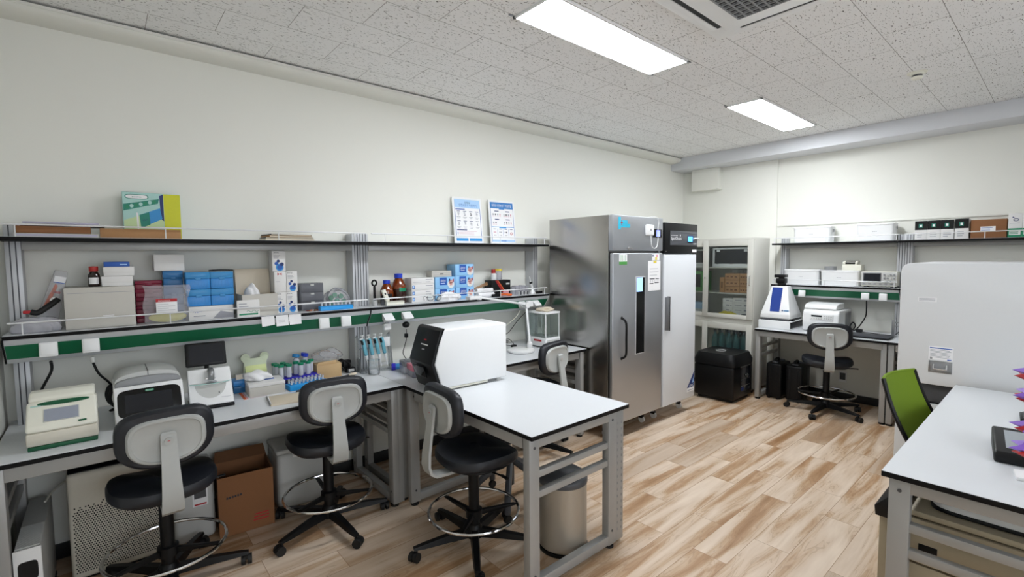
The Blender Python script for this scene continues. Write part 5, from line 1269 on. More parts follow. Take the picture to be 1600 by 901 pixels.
def dc(g, w, d, h):
    pr(g, w * .20, w * .5, .002, h - .002, 'yellow', d); pr(g, -w * .495, w * .20, .002, h - .002, 'teal_pale', d)
    y = -d / 2 - .0007
    def pg(pts, m, e=.0004): g.prism([(u * w, v * h) for u, v in pts], 'y', y - e, y + .0003, m)
    pg([(-.49, .01), (-.22, .01), (.19, .30), (.19, .55), (-.20, .52), (-.49, .40)], 'leaf_pale', .0003)
    pg([(-.49, .60), (.10, .78), (.12, .88), (-.49, .74)], 'teal', .0004)
    for i in range(7):
        cx, cz = -.43 + i * .078, .685 + i * .022; g.prism([(cx * w + .009 * math.cos(a), cz * h + .011 * math.sin(a)) for a in [k * PI / 5 for k in range(10)]], 'y', y - .0009, y - .0003, 'teal_pale' if i % 2 else 'cap_green')
    pg([(-.23, .52), (.13, .68), (.165, .45), (-.21, .24)], 'sky_blue', .0006); pg([(-.23, .52), (-.21, .24), (-.05, .32), (-.06, .59)], 'teal', .0007)
    pg([(-.27, .01), (-.24, .01), (-.25, .56), (-.28, .57)], 'paper', .0009); pg([(.14, .45), (.195, .40), (.195, .98), (.13, .95)], 'ink_navy', .0005)
    pg([(-.49, .02), (-.29, .18), (-.29, .20), (-.49, .06)], 'teal', .0006)
    g.prism([(u * w * .5 - .26 * w, v * .5 * h + .905 * h) for u, v in supere(20, .40, .105, 3.5)], 'y', y - .0006, y + .0003, 'teal'); g.prism([(u * w * .46 - .26 * w, v * .38 * h + .905 * h) for u, v in supere(20, .40, .105, 3.5)], 'y', y - .0009, y + .0003, 'paper')
    g.text('BIO-RAD', -.26 * w, y - .0012, .888 * h, .0065, 'teal', w=.042)
    g.text('Mini', -.13 * w, y - .0012, .40 * h, .010, 'ink_navy', w=.022, ry=.3)
pkg('product_carton', 'teal and yellow product carton standing upright on the upper left shelf', 'box', .108, .372, 3.425, 3.495, ZU, ZU + .262, 'teal_pale', dc, lid=0)
t = thing('notebook_pile', 'x', 'notebooks')
bpy.data.objects.remove(t)
for i, (mt, nm, w, d_, h, rz) in enumerate((('card_cream', 'cream notebook at the bottom of the pile on the upper shelf', .15, .085, .012, 1), ('dark_grey', 'thin dark grey notebook in the middle of the pile on the upper shelf', .145, .085, .008, -1), ('card_light', 'tan notebook second from the top of the pile on the upper shelf', .135, .082, .011, 5), ('black_plastic', 'black notebook on top of the pile on the upper shelf', .13, .08, .008, 7))):
    z = ZU + (.0, .0125, .021, .0325)[i]; g = G(); g.box(-w, w, -d_, d_, 0, h, mt, .001); g.box(-w + .003, w - .003, -d_ - .0006, d_ - .003, .0015, h - .0015, 'card_cream'); o = g.out('notebook', None, (.94, 3.375, z), D(rz)); tag(o, nm, 'notebook', 'notebooks on the upper shelf')
def poster(label, x0, style):
    t = thing('framed_poster', label, 'poster', (x0 + .155, 3.47, ZU)); w, h = .155, .408
    g = G(); g.box(-w, w, -.006, .006, 0, h, 'white_plastic', .003); M = Matrix.Rotation(-.10, 4, 'X'); M = Matrix.Translation((0, -.008, .0012)) @ M
    g.xf(M); fr = g.out('frame', t)
    g = G(); D_ = .0124; a, b_ = w - .018, h - .018
    pr(g, -a, a, .018, b_, 'paper', D_)
    if style == 0:
        pr(g, -a, a, b_ - .075, b_, 'pale_blue', D_, .001); y = -.0074
        g.text('실험실', 0, y, b_ - .034, .014, 'ink_navy', w=.06); g.text('안전보호구 사용하기', .005, y, b_ - .062, .020, 'ink_blue', w=.19)
        for x in (-a, a - .004): pr(g, x, x + .004, .06, b_ - .075, 'ink_blue', D_, .001)
        pr(g, -a + .008, -.03, b_ - .092, b_ - .084, 'ink_blue', D_, .001)
        for r_ in range(2):
            for c_ in range(4):
                x = -.10 + c_ * .066; z = b_ - .125 - r_ * .085
                pr(g, x - .016, x + .018, z + .017, z + .022, 'ink_navy', D_, .001)
                for k in range(3): pr(g, x - .012 + random.random() * .008, x + .012 - random.random() * .006, z - .018 + k * .010, z - .012 + k * .010, ('ink' if c_ == 2 and r_ == 0 else 'ink_grey'), D_, .001)
                pr(g, x - .020, x + .02, z - .034, z - .030, 'ink_grey', D_, .001); pr(g, x - .014, x + .012, z - .044, z - .041, 'ink_grey', D_, .001)
        pr(g, -a + .012, -.02, .118, .126, 'ink_navy', D_, .001)
        for i in range(5): pr(g, -a + .014, -a + .024, .066 + i * .0105, .070 + i * .0105, 'ink_blue', D_, .001); pr(g, -a + .028, .04 + random.random() * .07, .067 + i * .0105, .0692 + i * .0105, 'ink_pink', D_, .001)
        pr(g, -a, -.012, .024, .050, 'sky_blue', D_, .001); pr(g, .0, a, .024, .050, 'sky_blue', D_, .001)
    else:
        pr(g, -a, a, b_ - .058, b_, 'header_blue', D_, .001); g.text('실험실 안전보호구 착용방법', 0, -.0074, b_ - .040, .020, 'paper', w=.235)
        pr(g, -.035, .03, b_ - .066, b_ - .058, 'header_blue', D_, .001)
        for x in (-a, a - .003): pr(g, x, x + .003, .02, b_ - .05, 'ink_blue', D_, .001)
        for r_ in range(2):
            for s_ in (-1, 1):
                z = b_ - .088 - r_ * .075; pr(g, s_ * .065 - .025, s_ * .065 + .025, z, z + .008, 'ink_navy', D_, .001)
                for k in range(4 if (r_ + s_) else 2):
                    x = s_ * .065 - .042 + k * .027; pr(g, x - .006, x + .006, z - .034, z - .018, ('ink_grey', 'ink', 'ink_grey', 'ink_pink')[k], D_, .001); pr(g, x - .008, x + .008, z - .044, z - .040, 'ink_pink', D_, .001)
        pr(g, -a, a, .158, .163, 'sky_blue', D_, .001); pr(g, -.045, .04, .150, .163, 'sky_blue', D_, .0012)
        for k in range(4):
            x = -.10 + k * .066; pr(g, x - .016, x + .016, .138, .143, 'ink_navy', D_, .001)
            if k < 3:
                for q in range(2): pr(g, x - .014 + q * .016, x - .004 + q * .016, .104, .118, ('ink_pink', 'ink_grey', 'ink')[k], D_, .001); pr(g, x - .012 + q * .016, x - .004 + q * .016, .078, .088, 'ink_grey', D_, .001)
                pr(g, x + .032, x + .0335, .07, .145, 'ink_blue', D_, .001)
        g.tube([(.098 + .013 * math.cos(i * PI / 8), -.0072, .100 + .013 * math.sin(i * PI / 8)) for i in range(16)], .0016, 'ink_red', seg=5, closed=True); g.tube([(.089, -.0072, .109), (.107, -.0072, .091)], .0014, 'ink_red', seg=5)
        pr(g, -a, a, .022, .040, 'pale_blue', D_, .001); pr(g, -.03, .03, .028, .033, 'ink_blue', D_, .0012)
    g.xf(M); g.out('print', fr); return t
poster('framed poster with a pale blue header leaning on the left wall, left of the pair', 2.325, 0)
poster('framed poster with a dark blue header leaning on the left wall, right of the pair', 2.718, 1)

# ------------------------------------------------------------------ lower shelf, near part
lump('tool_bag', 'crumpled clear bag of small parts at the near end of the lower shelf', 'bag', (-.255, 3.335, ZL), .085, .05, .075, 'film_soft', 41, amp=.25)
g = G(); g.tube([(-.275, 3.35, ZL + .10), (-.25, 3.35, ZL + .095), (-.215, 3.36, ZL + .12), (-.175, 3.385, ZL + .155)], .014, 'black_rubber', sub=4, seg=12); g.box(-.302, -.270, 3.34, 3.36, ZL + .093, ZL + .108, 'ink_red', .003); tag(g.out('hand_tool', None), 'black handled tool with a red end lying on the crumpled clear bag', 'tool')
g = G(); M = Matrix.Translation((-.232, 3.44, ZL + .02)) @ Matrix.Rotation(.25, 4, 'Y'); g.prism([(-.045, 0), (.045, 0), (.035, .19), (.028, .29), (-.022, .29), (-.03, .19)], 'y', -.012, .012, 'film', .005); g.xf(M); t = tag(g.out('blister_pack', None), 'clear upright bag with orange handled scissors beside the large white carton', 'bag')
g = G(); g.prism([(-.03, .09), (-.012, .09), (.006, .21), (-.006, .22)], 'y', -.009, -.002, 'orange', .002); g.box(-.01, .022, -.009, -.001, .17, .182, 'ink_red', .002); g.box(-.015, .03, -.0135, -.0122, .225, .229, 'ink_blue'); g.box(-.015, .03, -.0135, -.0122, .2295, .26, 'paper'); g.xf(M); g.out('scissor_handle', t)
g = G(); g.prism([(.012 + .022 * math.cos(a * PI / 10), .135 + .018 * math.sin(a * PI / 10)) for a in range(20)], 'y', -.0160, -.0125, 'chrome', .001); g.xf(M); g.out('metal_disc', t)
pkg('carton', 'large plain white carton on the lower shelf under the dark bottle', 'box', -.150, .132, 3.305, 3.50, ZL, ZL + .214, 'card_grey', lambda g, w, d, h: (pr(g, -w * .46, w * .46, h - .03, h - .028, 'ink_grey', d), pr(g, w * .02, w * .18, h * .28, h * .30, 'paper', d)))
t = thing('reagent_bottle', 'dark brown bottle with a red cap standing on the large white carton', 'bottle', (-.03, 3.37, ZL + .2146))
g = G(); g.lathe([(.0, .001), (.023, 0), (.025, .004), (.025, .062), (.018, .074), (.016, .08)], 'amber', seg=24); g.out('glass_body', t)
g = G(); g.lathe([(.019, .0805), (.0195, .082), (.0195, .106), (.0, .108)], 'cap_red', seg=24); g.out('cap', t)
g = G(); n = 12; vs = [(.0254 * math.cos(-PI * .8 + PI * .55 * i / n), .0254 * math.sin(-PI * .8 + PI * .55 * i / n), z) for z in (.014, .048) for i in range(n + 1)]; g.raw(vs, [(i, i + 1, n + 2 + i, n + 1 + i) for i in range(n)], 'paper'); g.out('bottle_label', t)
pkg('slide_box', 'white flat box at the bottom of the small stack on the large white carton', 'box', .0, .129, 3.335, 3.46, ZL + .2146, ZL + .268, 'card_white', None, 'flat boxes on the large white carton', lid=.035)
pkg('slide_box', 'white flat box in the middle of the small stack on the large white carton', 'box', .010, .137, 3.34, 3.46, ZL + .2686, ZL + .318, 'card_white', None, 'flat boxes on the large white carton', lid=.032)
pkg('slide_box', 'blue flat box on top of the small stack on the large white carton', 'box', .012, .12, 3.345, 3.45, ZL + .3186, ZL + .345, 'ink_blue', lambda g, w, d, h: pr(g, w * .12, w * .4, .008, .014, 'pale_blue', d), 'flat boxes on the large white carton')
mar = ('bottom', 'second from the bottom', 'third from the bottom', 'fourth from the bottom', 'top')
for k in range(5): tip_box('tip_box', 'dark red tip box, %s of the stack behind the zip bag' % mar[k], .140, .262, 3.395, 3.50, ZL + k * .0475, .047, 'maroon', 'tray_maroon', 0, 'dark red tip boxes')
for k in range(3): tip_box('tip_box', 'dull blue tip box, %s of the column under the plain white box' % ('bottom', 'middle', 'top')[k], .268, .362, 3.385, 3.50, ZL + k * .0965, .096, 'tray_blue_dark', 'tray_blue_dark', 0, 'dull blue tip boxes')
pkg('carton', 'plain white box on top of the dull blue tip boxes', 'box', .230, .373, 3.39, 3.495, ZL + .290, ZL + .384, 'card_white', lambda g, w, d, h: pr(g, -w * .49, w * .49, h * .48, h * .485, 'ink_grey', d))
g = G(); rr_ = random.Random(2)
def bagf(u, v):
    x = -.10 + .20 * u + .006 * math.sin(v * 9); z = .19 * v; th_ = .022 * math.sin(PI * min(max(u, .02), .98)) ** .5 * (1 - v) ** .6 + .001
    return x * (1.06 + .05 * math.sin(v * 7)), th_, z * 1.1, u, v
g.grid(lambda u, v: (bagf(u, v)[0], -bagf(u, v)[1] + .004 * math.sin(u * 17 + v * 9) * v - .01 * v * 0, bagf(u, v)[2]), 18, 14, 'film')
g.grid(lambda u, v: (bagf(u, v)[0], bagf(u, v)[1] + .003 + .004 * math.sin(u * 17 + v * 9) * v, bagf(u, v)[2]), 18, 14, 'film')
t = tag(g.out('zip_bag', None, (.275, 3.315, ZL + .0005), D(-3), sharp=3), 'clear zip bag with a red and white label and yellow powder on the lower shelf', 'bag')
g = G(); g.box(-.052, .045, -.027, -.0258, .055, .135, 'paper', .0003); g.box(-.052, .045, -.0278, -.0268, .118, .135, 'ink_red'); g.text('Ameresco', -.014, -.0282, .121, .009, 'paper', w=.055)
for i in range(4): g.box(-.045, .035 - .03 * (i % 2), -.0274, -.0268, .070 + i * .011, .072 + i * .011, 'ink_grey')
g.out('label_print', t)
g = G(); b = bmesh.new(); bmesh.ops.create_uvsphere(b, u_segments=24, v_segments=12, radius=1)
for v in b.verts: v.co = (v.co.x * .088, v.co.y * .014, .001 + (v.co.z + 1) * .03)
g.bm(b, 'powder_yellow'); g.out('powder', t)
pkg('flat_box', 'flat white printed box under the bright blue tip boxes', 'box', .372, .598, 3.295, 3.42, ZL, ZL + .079, 'card_white', lambda g, w, d, h: (g.text('Axygen', -w * .34, -d / 2 - .0006, h * .60, .012, 'ink_blue', w=.055), rows(g, -w * .4, w * .0, h * .2, h * .4, 1, 'ink_grey', d), g.prism([(w * .02, .004), (w * .5, .004), (w * .5, .03), (w * .2, h * .6)], 'y', -d / 2 - .0006, -d / 2, 'ink_grey')))
for c_ in range(2):
    for k in range(2): tip_box('tip_box', 'bright blue tip box, %s one of the %s pair on the flat white box' % (('lower', 'upper')[k], ('left', 'right')[c_]), .368 + c_ * .121, .487 + c_ * .121, 3.315, 3.415, ZL + .0796 + k * .1005, .1, 'tip_blue', 'tray_blue', 0, 'bright blue tip boxes', split=.6)
g = G(); g.tube([(.49, 3.36, ZL + .286), (.55, 3.37, ZL + .289), (.62, 3.37, ZL + .286)], .0045, 'black_rubber', sub=4); tag(g.out('thin_tool'), 'thin black tool lying on the upper bright blue tip boxes', 'tool')
# open cream carton
t = thing('open_carton', 'open cream carton with a raised lid behind the white and green box', 'box', (.745, 3.365, ZL), 0); w, d, h, k = .10, .085, .135, .003
g = G(); g.box(-w, w, -d, -d + k, 0, h, 'card_grey'); g.box(-w, w, d - k, d, 0, h, 'card_cream'); g.box(-w, -w + k, -d + k, d - k, 0, h, 'card_cream'); g.box(w - k, w, -d + k, d - k, 0, h, 'card_cream'); g.box(-w + k, w - k, -d + k, d - k, 0, k, 'card_cream'); g.out('carton_body', t)
g = G(); g.raw([(-w, d, h), (w, d, h), (w, d + .02, h + .155), (-w, d + .02, h + .155), (-w, d - k, h), (w, d - k, h), (w, d + .017, h + .155), (-w, d + .017, h + .155)], [(0, 3, 2, 1), (4, 5, 6, 7), (3, 7, 6, 2), (0, 4, 7, 3), (1, 2, 6, 5)], 'card_cream'); g.out('lid', t)
lump('tissue', 'white torn paper bulging from the open cream carton', 'paper', (.715, 3.36, ZL + .0035), .048, .042, .185, 'paper', 51, amp=.2)
pkg('reagent_carton', 'small white box with a green stripe at the front of the lower shelf', 'box', .612, .735, 3.2625, 3.2785, ZL, ZL + .104, 'card_white', lambda g, w, d, h: (pr(g, -w * .42, w * .42, .012, .022, 'cap_green', d), rows(g, -w * .42, w * .1, h * .55, h * .85, 2, 'ink_grey', d), g.tube([(-.01 + i * .008, -d / 2 - .001, .034 + .006 * math.sin(i * 1.6)) for i in range(9)], .0012, 'cap_green', seg=5)))
# boxes printed with blue bubbles
def bub(g, w, d, h):
    y = -d / 2 - .0007
    for (u, v, r_, m, e) in ((.05, .16, .30, 'sky_blue', 0), (.05, .19, .20, 'ink_blue', .0004), (-.2, .38, .14, 'ink_blue', .0004), (.22, .34, .15, 'ink_navy', .0004), (-.05, .50, .12, 'ink_navy', .0004)):
        c = (u * w, max(v * h, r_ * w + .001)); R_ = r_ * w; g.prism([(max(-w * .49, min(w * .49, c[0] + R_ * math.cos(a * PI / 9))), c[1] + R_ * math.sin(a * PI / 9)) for a in range(18)], 'y', y - e, y + .0004, m)
    g.text('M+N', -.18 * w, y, h * .88, .009, 'ink', w=.028); rows(g, -w * .38, w * .2, h * .62, h * .80, 3, 'ink_grey', d)
kw = dict(decor=bub, group='white boxes printed with blue bubbles')
def mbox(g, w, d, h):
    y = -d / 2 - .0006; z = h * .80
    g.prism([(-.016, z), (-.016, z + .018), (-.003, z + .009)], 'y', y, y + .0006, 'ink_red'); g.prism([(.010, z), (.010, z + .018), (-.003, z + .009)], 'y', y, y + .0006, 'ink_red'); rows(g, -w * .4, w * .1, h * .48, h * .52, 1, 'ink_grey', d)
pkg('reagent_carton', 'white bubble printed box at the bottom left of the stack beside the grey drawers', 'box', .848, .914, 3.345, 3.46, ZL, ZL + .137, 'card_white', **kw)
pkg('reagent_carton', 'white bubble printed box at the bottom right of the stack beside the grey drawers', 'box', .915, .983, 3.345, 3.46, ZL, ZL + .137, 'card_white', **kw)
pkg('reagent_carton', 'white box with a red emblem in the stack of bubble printed boxes', 'box', .848, .920, 3.352, 3.46, ZL + .1376, ZL + .272, 'card_white', mbox)
pkg('reagent_carton', 'white bubble printed box beside the red emblem box', 'box', .922, .990, 3.352, 3.46, ZL + .1376, ZL + .272, 'card_white', **kw)
pkg('reagent_carton', 'white bubble printed box alone on top of the stack', 'box', .842, .922, 3.36, 3.45, ZL + .2726, ZL + .405, 'card_white', **kw)
t = thing('drawer_box', 'grey translucent drawer box between the bubble boxes and the bag of green caps', 'drawer box', (1.088, 3.425, ZL))
g = G(); g.box(-.078, .078, -.055, .055, 0, .186, 'tray_smoke', .004); g.out('case', t)
for k in range(3):
    g = G(); g.box(-.073, .073, -.0615, -.0555, .006 + k * .06, .062 + k * .06, 'tray_smoke', .002); g.box(-.012, .012, -.066, -.062, .048 + k * .06, .06 + k * .06, 'light_grey', .001); g.out('drawer', t)
rr_ = random.Random(12)
for i in range(9):
    c_ = ('amber_light', 'maroon', 'card_light', 'orange', 'warm_white')[i % 5]; g = G(); g.cyl((0, 0, 0), (.012, 0, 0), .004, c_, seg=8)
    o = g.out('small_vial_cap', None, (1.035 + i * .009, 3.335 - .012 * (i % 3), ZL + .0042), rr_.uniform(0, 3)); tag(o, 'tiny coloured cap before the grey drawer box, %s from left of nine' % ('first', 'second', 'third', 'fourth', 'fifth', 'sixth', 'seventh', 'eighth', 'ninth')[i], 'cap', 'tiny caps on the lower shelf')
# bag of tubes with green caps
lump('tube_bag', 'clear plastic bag of green capped tubes behind the bright blue shelf rack', 'bag', (1.265, 3.412, ZL), .092, .07, .135, 'film', 61, amp=.16)
cp = None
for i, (x, y, z) in enumerate(((1.225, 3.398, .034), (1.222, 3.398, .074), (1.247, 3.392, .092), (1.289, 3.390, .084), (1.262, 3.386, .052), (1.312, 3.392, .045))):
    lb = 'green capped tube in the clear bag on the lower shelf, %s' % ('lowest at the left', 'left of the upper three', 'middle of the upper three', 'right of the upper three', 'below the upper three', 'low at the right')[i]
    if cp is None:
        cp = thing('centrifuge_tube', lb, 'tube', (x, y, ZL + z), 0, 'green capped tubes in the bag')
        g = G(); g.cyl((0, .0, 0), (0, .055, -.008), .0145, 'tube_clear', seg=14); g.out('tube_body', cp)
        g = G(); g.cyl((0, -.014, .002), (0, -.0005, 0), .0175, 'cap_green', seg=18); g.out('cap', cp)
    else: dup(cp, (x, y, ZL + z), rr_.uniform(-.3, .3), lb)
small_rack('bright blue rack of clear tubes at the right end of the near lower shelf', (1.222, 3.298, ZL), D(2), .115, .026, .030, 8, 1, 0, 'small tubes in the shelf rack', 'small clear tube, %s from left, %s row of the bright blue shelf rack')
for i, (x, w, dz) in enumerate(((.775, .037, .062), (.857, .037, .066), (.935, .037, .064))):
    g = G(); y0 = 3.2440; P = lambda u, v: (-w + 2 * w * u, (-.0008 - .010 * v * v * (1 + .3 * math.sin(u * 3 + i))), -.004 - dz * v + (.008 * u * v if i == 0 else 0))
    g.grid(P, 5, 6, 'paper'); g.grid(lambda u, v: tuple(Vector(P(u, v)) + Vector((0, .0005, 0))), 5, 6, 'paper')
    for k in range(3): g.box(-w * .6, w * .4, -.0062 - k * .0012, -.0056 - k * .0012, -.034 - k * .006, -.033 - k * .006, 'ink_grey') if i == 1 else None
    tag(g.out('paper_note', None, (x, y0, ZL)), 'white paper note hanging over the green strip, %s of three' % ('left', 'middle', 'right')[i], 'note', 'paper notes on the shelf edge')

# ------------------------------------------------------------------ lower shelf, far part
t = thing('loupe', 'black handled loupe standing upright beside the shelf posts', 'loupe', (1.535, 3.36, ZL))
g = G(); g.cyl((0, 0, 0), (0, 0, .04), .02, 'light_grey', seg=18); g.cyl((0, 0, .0402), (0, 0, .14), .009, 'black_plastic', seg=12); g.out('handle', t)
g = G(); g.tube([(.0 + .018 * math.cos(i * PI / 8), 0, .168 + .02 * math.sin(i * PI / 8)) for i in range(16)], .0065, 'black_plastic', closed=True); g.box(-.007, .007, -.004, .004, .139, .15, 'black_plastic', .002); o = g.out('rim', t)
g = G(); g.cyl((0, -.002, .168), (0, .002, .168), .014, 'glass', seg=18); g.out('lens', o)
t = thing('small_jar', 'small black capped jar beside the amber bottles', 'jar', (1.60, 3.345, ZL)); g = G(); g.lathe([(.0, 0), (.022, 0), (.022, .035), (.016, .04)], 'tray_smoke', seg=18); g.out('jar_body', t); g = G(); g.lathe([(.018, .0405), (.018, .075), (0, .076)], 'black_plastic', seg=18); g.out('cap', t)
def amber(label, x, y, r_, h, lab):
    t = thing('reagent_bottle', label, 'bottle', (x, y, ZL), 0, 'amber bottles with blue caps')
    g = G(); lv = .5 if lab == 'cap_green' else .3; g.lathe([(r_, h * lv), (r_, h * .55), (r_ * .93, h * .62), (r_ * .55, h * .80), (r_ * .46, h * .84)], 'amber_light', seg=32); g.lathe([(.0, .002), (r_ * .94, 0), (r_, .006), (r_, h * lv)], 'amber_liquid', seg=32); g.out('glass_body', t)
    g = G(); g.lathe([(r_ * .52, h * .8405), (r_ * .54, h * .85), (r_ * .54, h * .99), (0, h)], 'cap_blue', seg=28); g.out('cap', t)
    g = G(); n = 10; rr2 = r_ + .0006; a0 = -PI * (.62 if lab == 'cap_green' else .72)
    vs = [(rr2 * math.cos(a0 + PI * .40 * i / n), rr2 * math.sin(a0 + PI * .40 * i / n), z) for z in ((h * .40, h * .52) if lab == 'cap_green' else (h * .25, h * .44)) for i in range(n + 1)]
    g.raw(vs, [(i, i + 1, n + 2 + i, n + 1 + i) for i in range(n)], lab); g.out('bottle_label', t)
amber('smaller amber bottle with a blue cap on the lower shelf', 1.655, 3.408, .050, .186, 'black_plastic')
amber('larger amber bottle with a blue cap and a green label on the lower shelf', 1.765, 3.425, .058, .232, 'cap_green')
t = thing('plastic_holder', 'cream bent plastic holder lying in front of the smaller amber bottle', 'holder', (1.655, 3.302, ZL)); g = G(); g.box(-.06, .085, -.02, .02, 0, .03, 'cream', .006); g.out('flat_arm', t)
g = G(); g.box(-.016, .016, -.012, .012, 0, .095, 'cream', .005); g.box(-.006, .006, -.0128, -.0118, .055, .07, 'ink'); g.xf(Matrix.Translation((-.045, 0, .03)) @ Matrix.Rotation(-.38, 4, 'Y')); g.out('raised_arm', t)
for k in range(4):
    def dc(g, w, d, h, k=k):
        if k < 3: pr(g, -w * .47, -w * .37, h * .25, h * .8, 'ink_blue', d); pr(g, -w * .45, -w * .39, h * .35, h * .7, 'pale_blue', d, .001)
        rows(g, w * .12, w * .45, h * .55, h * .85, 1, 'ink_grey', d); rows(g, w * .12, w * .45, h * .2, h * .4, 1, 'ink_grey', d)
        if k == 3: rows(g, -w * .42, w * .1, h * .2, h * .35, 1, 'ink_grey', d)
    pkg('slide_carton', 'long white printed carton, %s of the four behind the goggles' % ('bottom', 'second from the bottom', 'third from the bottom', 'topmost')[k], 'box', 1.836, 2.040, 3.345, 3.45, ZL + k * .0485, ZL + k * .0485 + .048, 'card_white', dc, 'long white cartons')
pkg('carton', 'grey white carton standing behind the long white cartons', 'box', 1.830, 1.90, 3.455, 3.50, ZL, ZL + .185, 'card_grey')
def glove(g, w, d, h):
    pr(g, -w * .28, w * .08, h * .30, h * .94, 'ink_blue', d); g.text('글러브', -w * .10, -d / 2 - .0012, h * .58, h * .16, 'paper', w=w * .26); pr(g, -w * .22, w * .0, h * .44, h * .48, 'paper', d, .001)
    y = -d / 2 - .0007
    g.prism([(w * .30 + w * .17 * math.cos(a * PI / 9), h * .36 + h * .34 * math.sin(a * PI / 9)) for a in range(18)], 'y', y, y + .0006, 'card_white')
    for u, v, q in ((.30, .40, 0), (.24, .55, .3), (.36, .6, -.3)):
        for f_ in range(4): x = u * w + (f_ - 1.5) * .006; g.box(x - .0026, x + .0026, y - .0005, y, v * h - .014, v * h + .012 + .003 * (f_ % 2), 'ink_pink' if f_ % 2 else 'skin_tone')
    pr(g, w * .20, w * .26, h * .62, h * .82, 'ink_navy', d, .0012); pr(g, w * .40, w * .45, h * .55, h * .8, 'ink_red', d, .0012)
gk = dict(decor=glove, group='light blue glove boxes')
for k in range(2): pkg('glove_box', 'light blue glove box, %s of the left pair' % ('lower', 'upper')[k], 'box', 2.062, 2.252, 3.365, 3.465, ZL + k * .0965, ZL + k * .0965 + .096, 'glove_blue', **gk)
for k in range(3): pkg('glove_box', 'light blue glove box, %s of the right stack of three' % ('bottom', 'middle', 'top')[k], 'box', 2.262 + (.0, -.004, -.002)[k], 2.452 + (.0, -.004, -.002)[k], 3.365, 3.50, ZL + k * .0985, ZL + k * .0985 + .098, 'glove_blue', **gk)
pkg('flat_box', 'grey white flat box lying across the left glove boxes', 'box', 2.035, 2.225, 3.37, 3.46, ZL + .1936, ZL + .244, 'card_grey', lambda g, w, d, h: (pr(g, -.02, .015, h * .42, h * .55, 'ink', d), pr(g, -w * .4, w * .45, h * .3, h * .34, 'ink_grey', d), pr(g, -w * .49, w * .49, h * .68, h * .72, 'ink_grey', d)))
t = thing('safety_glasses', 'clear safety glasses with thin black temples in front of the glove boxes', 'glasses', (2.0, 3.292, ZL))
for s_ in (-1, 1):
    g = G(); g.tube([(s_ * .035 + .03 * math.cos(i * PI / 6), -.01, .036 + .024 * math.sin(i * PI / 6)) for i in range(12)], .0022, 'black_plastic', seg=6, closed=True, sub=2); o = g.out('rim', t)
    g = G(); g.prism([(s_ * .035 + .029 * math.cos(i * PI / 8), .036 + .023 * math.sin(i * PI / 8)) for i in range(16)], 'y', -.011, -.009, 'glass'); g.out('lens', o)
    g = G(); g.tube([(s_ * .066, -.01, .042), (s_ * .07, .03, .045), (s_ * .055, .052, .012)], .002, 'black_plastic', seg=6, sub=3); g.out('temple', t)
g = G(); g.tube([(-.006, -.01, .044), (0, -.012, .047), (.006, -.01, .044)], .002, 'black_plastic', seg=6); g.out('bridge', t)
lump('dust_cover', 'white folded paper cover lying in front of the left glove boxes', 'cover', (2.16, 3.31, ZL), .095, .028, .065, 'paper', 71, amp=.35)
for i, (y, z) in enumerate(((3.335, .026), (3.375, .026), (3.355, .066))):
    g = G(); g.cyl((-.085, 0, 0), (.085, 0, 0), .0215 if i < 2 else .019, 'paper', seg=20); g.cyl((-.086, 0, 0), (.086, 0, 0), .007, 'card_cream', seg=12)
    tag(g.out('paper_roll', None, (2.555, y, ZL + z - .004), D(-2)), 'white paper roll lying beside the black and red box, %s of three' % ('front', 'rear', 'top')[i], 'roll', 'white paper rolls')
for i in range(4):
    g = G(); g.cyl((0, 0, .005), (.17, .0, .045 + i * .006), .0025, 'card_light', seg=8); tag(g.out('wooden_stick', None, (2.475, 3.405 + i * .012, ZL + .06 + i * .001), D(4 - 3 * i)), 'thin wooden stick sloping up behind the paper rolls, %s of four' % ('front', 'second', 'third', 'rear')[i], 'stick', 'wooden sticks')
t = pkg('glove_box', 'black box with red streaks under the small red capped bottle', 'box', 2.66, 2.885, 3.385, 3.485, ZL, ZL + .143, 'black_plastic', lambda g, w, d, h: ([g.prism([(-w * .30 + i * .012, h * .98), (-w * .26 + i * .012, h * .98), (w * .12 + i * .016, .03), (w * .07 + i * .016, .03)], 'y', -d / 2 - .0006, -d / 2 + .0002, ('ink_red', 'flower_red', 'orange')[i]) for i in range(3)], g.prism([(w * .05, .004), (w * .40, .004), (w * .40, .04), (w * .15, .055)], 'y', -d / 2 - .0009, -d / 2 + .0002, 'ink_pink'), pr(g, w * .26, w * .45, h * .70, h * .80, 'light_grey', d)))
t = thing('spray_bottle', 'small white bottle with a red cap standing on the black and red box', 'bottle', (2.72, 3.43, ZL + .1436)); g = G(); g.lathe([(0, 0), (.026, 0), (.028, .004), (.028, .05), (.018, .062)], 'white_plastic', seg=20); g.out('bottle_body', t); g = G(); g.lathe([(.02, .0625), (.02, .097), (0, .098)], 'cap_red', seg=20); g.out('cap', t)
t = thing('reagent_jar', 'clear jar with a yellow lid standing on the black and red box', 'jar', (2.79, 3.445, ZL + .1436)); g = G(); g.lathe([(0, .001), (.032, 0), (.033, .004), (.033, .08)], 'tray_clear', seg=22); g.out('jar_body', t); g = G(); g.lathe([(.035, .0805), (.035, .1), (0, .101)], 'yellow_soft', seg=22); g.out('lid', t)
t = thing('hand_tool', 'black pliers with coral grips lying at the front of the lower shelf', 'pliers', (2.67, 3.30, ZL)); g = G(); g.box(-.07, .02, -.010, .012, 0, .028, 'black_plastic', .007); g.out('jaw', t)
for s_ in (-1, 1):
    g = G(); g.tube([(.0205, s_ * .004, .016), (.06, s_ * .016, .02), (.115, s_ * .018, .013), (.14, s_ * .012, .012)], .010, 'orange' if s_ < 0 else 'skin_tone', sub=4); g.out('grip', t)
nm = ('far left', 'second from left', 'middle', 'fourth from left', 'far right')
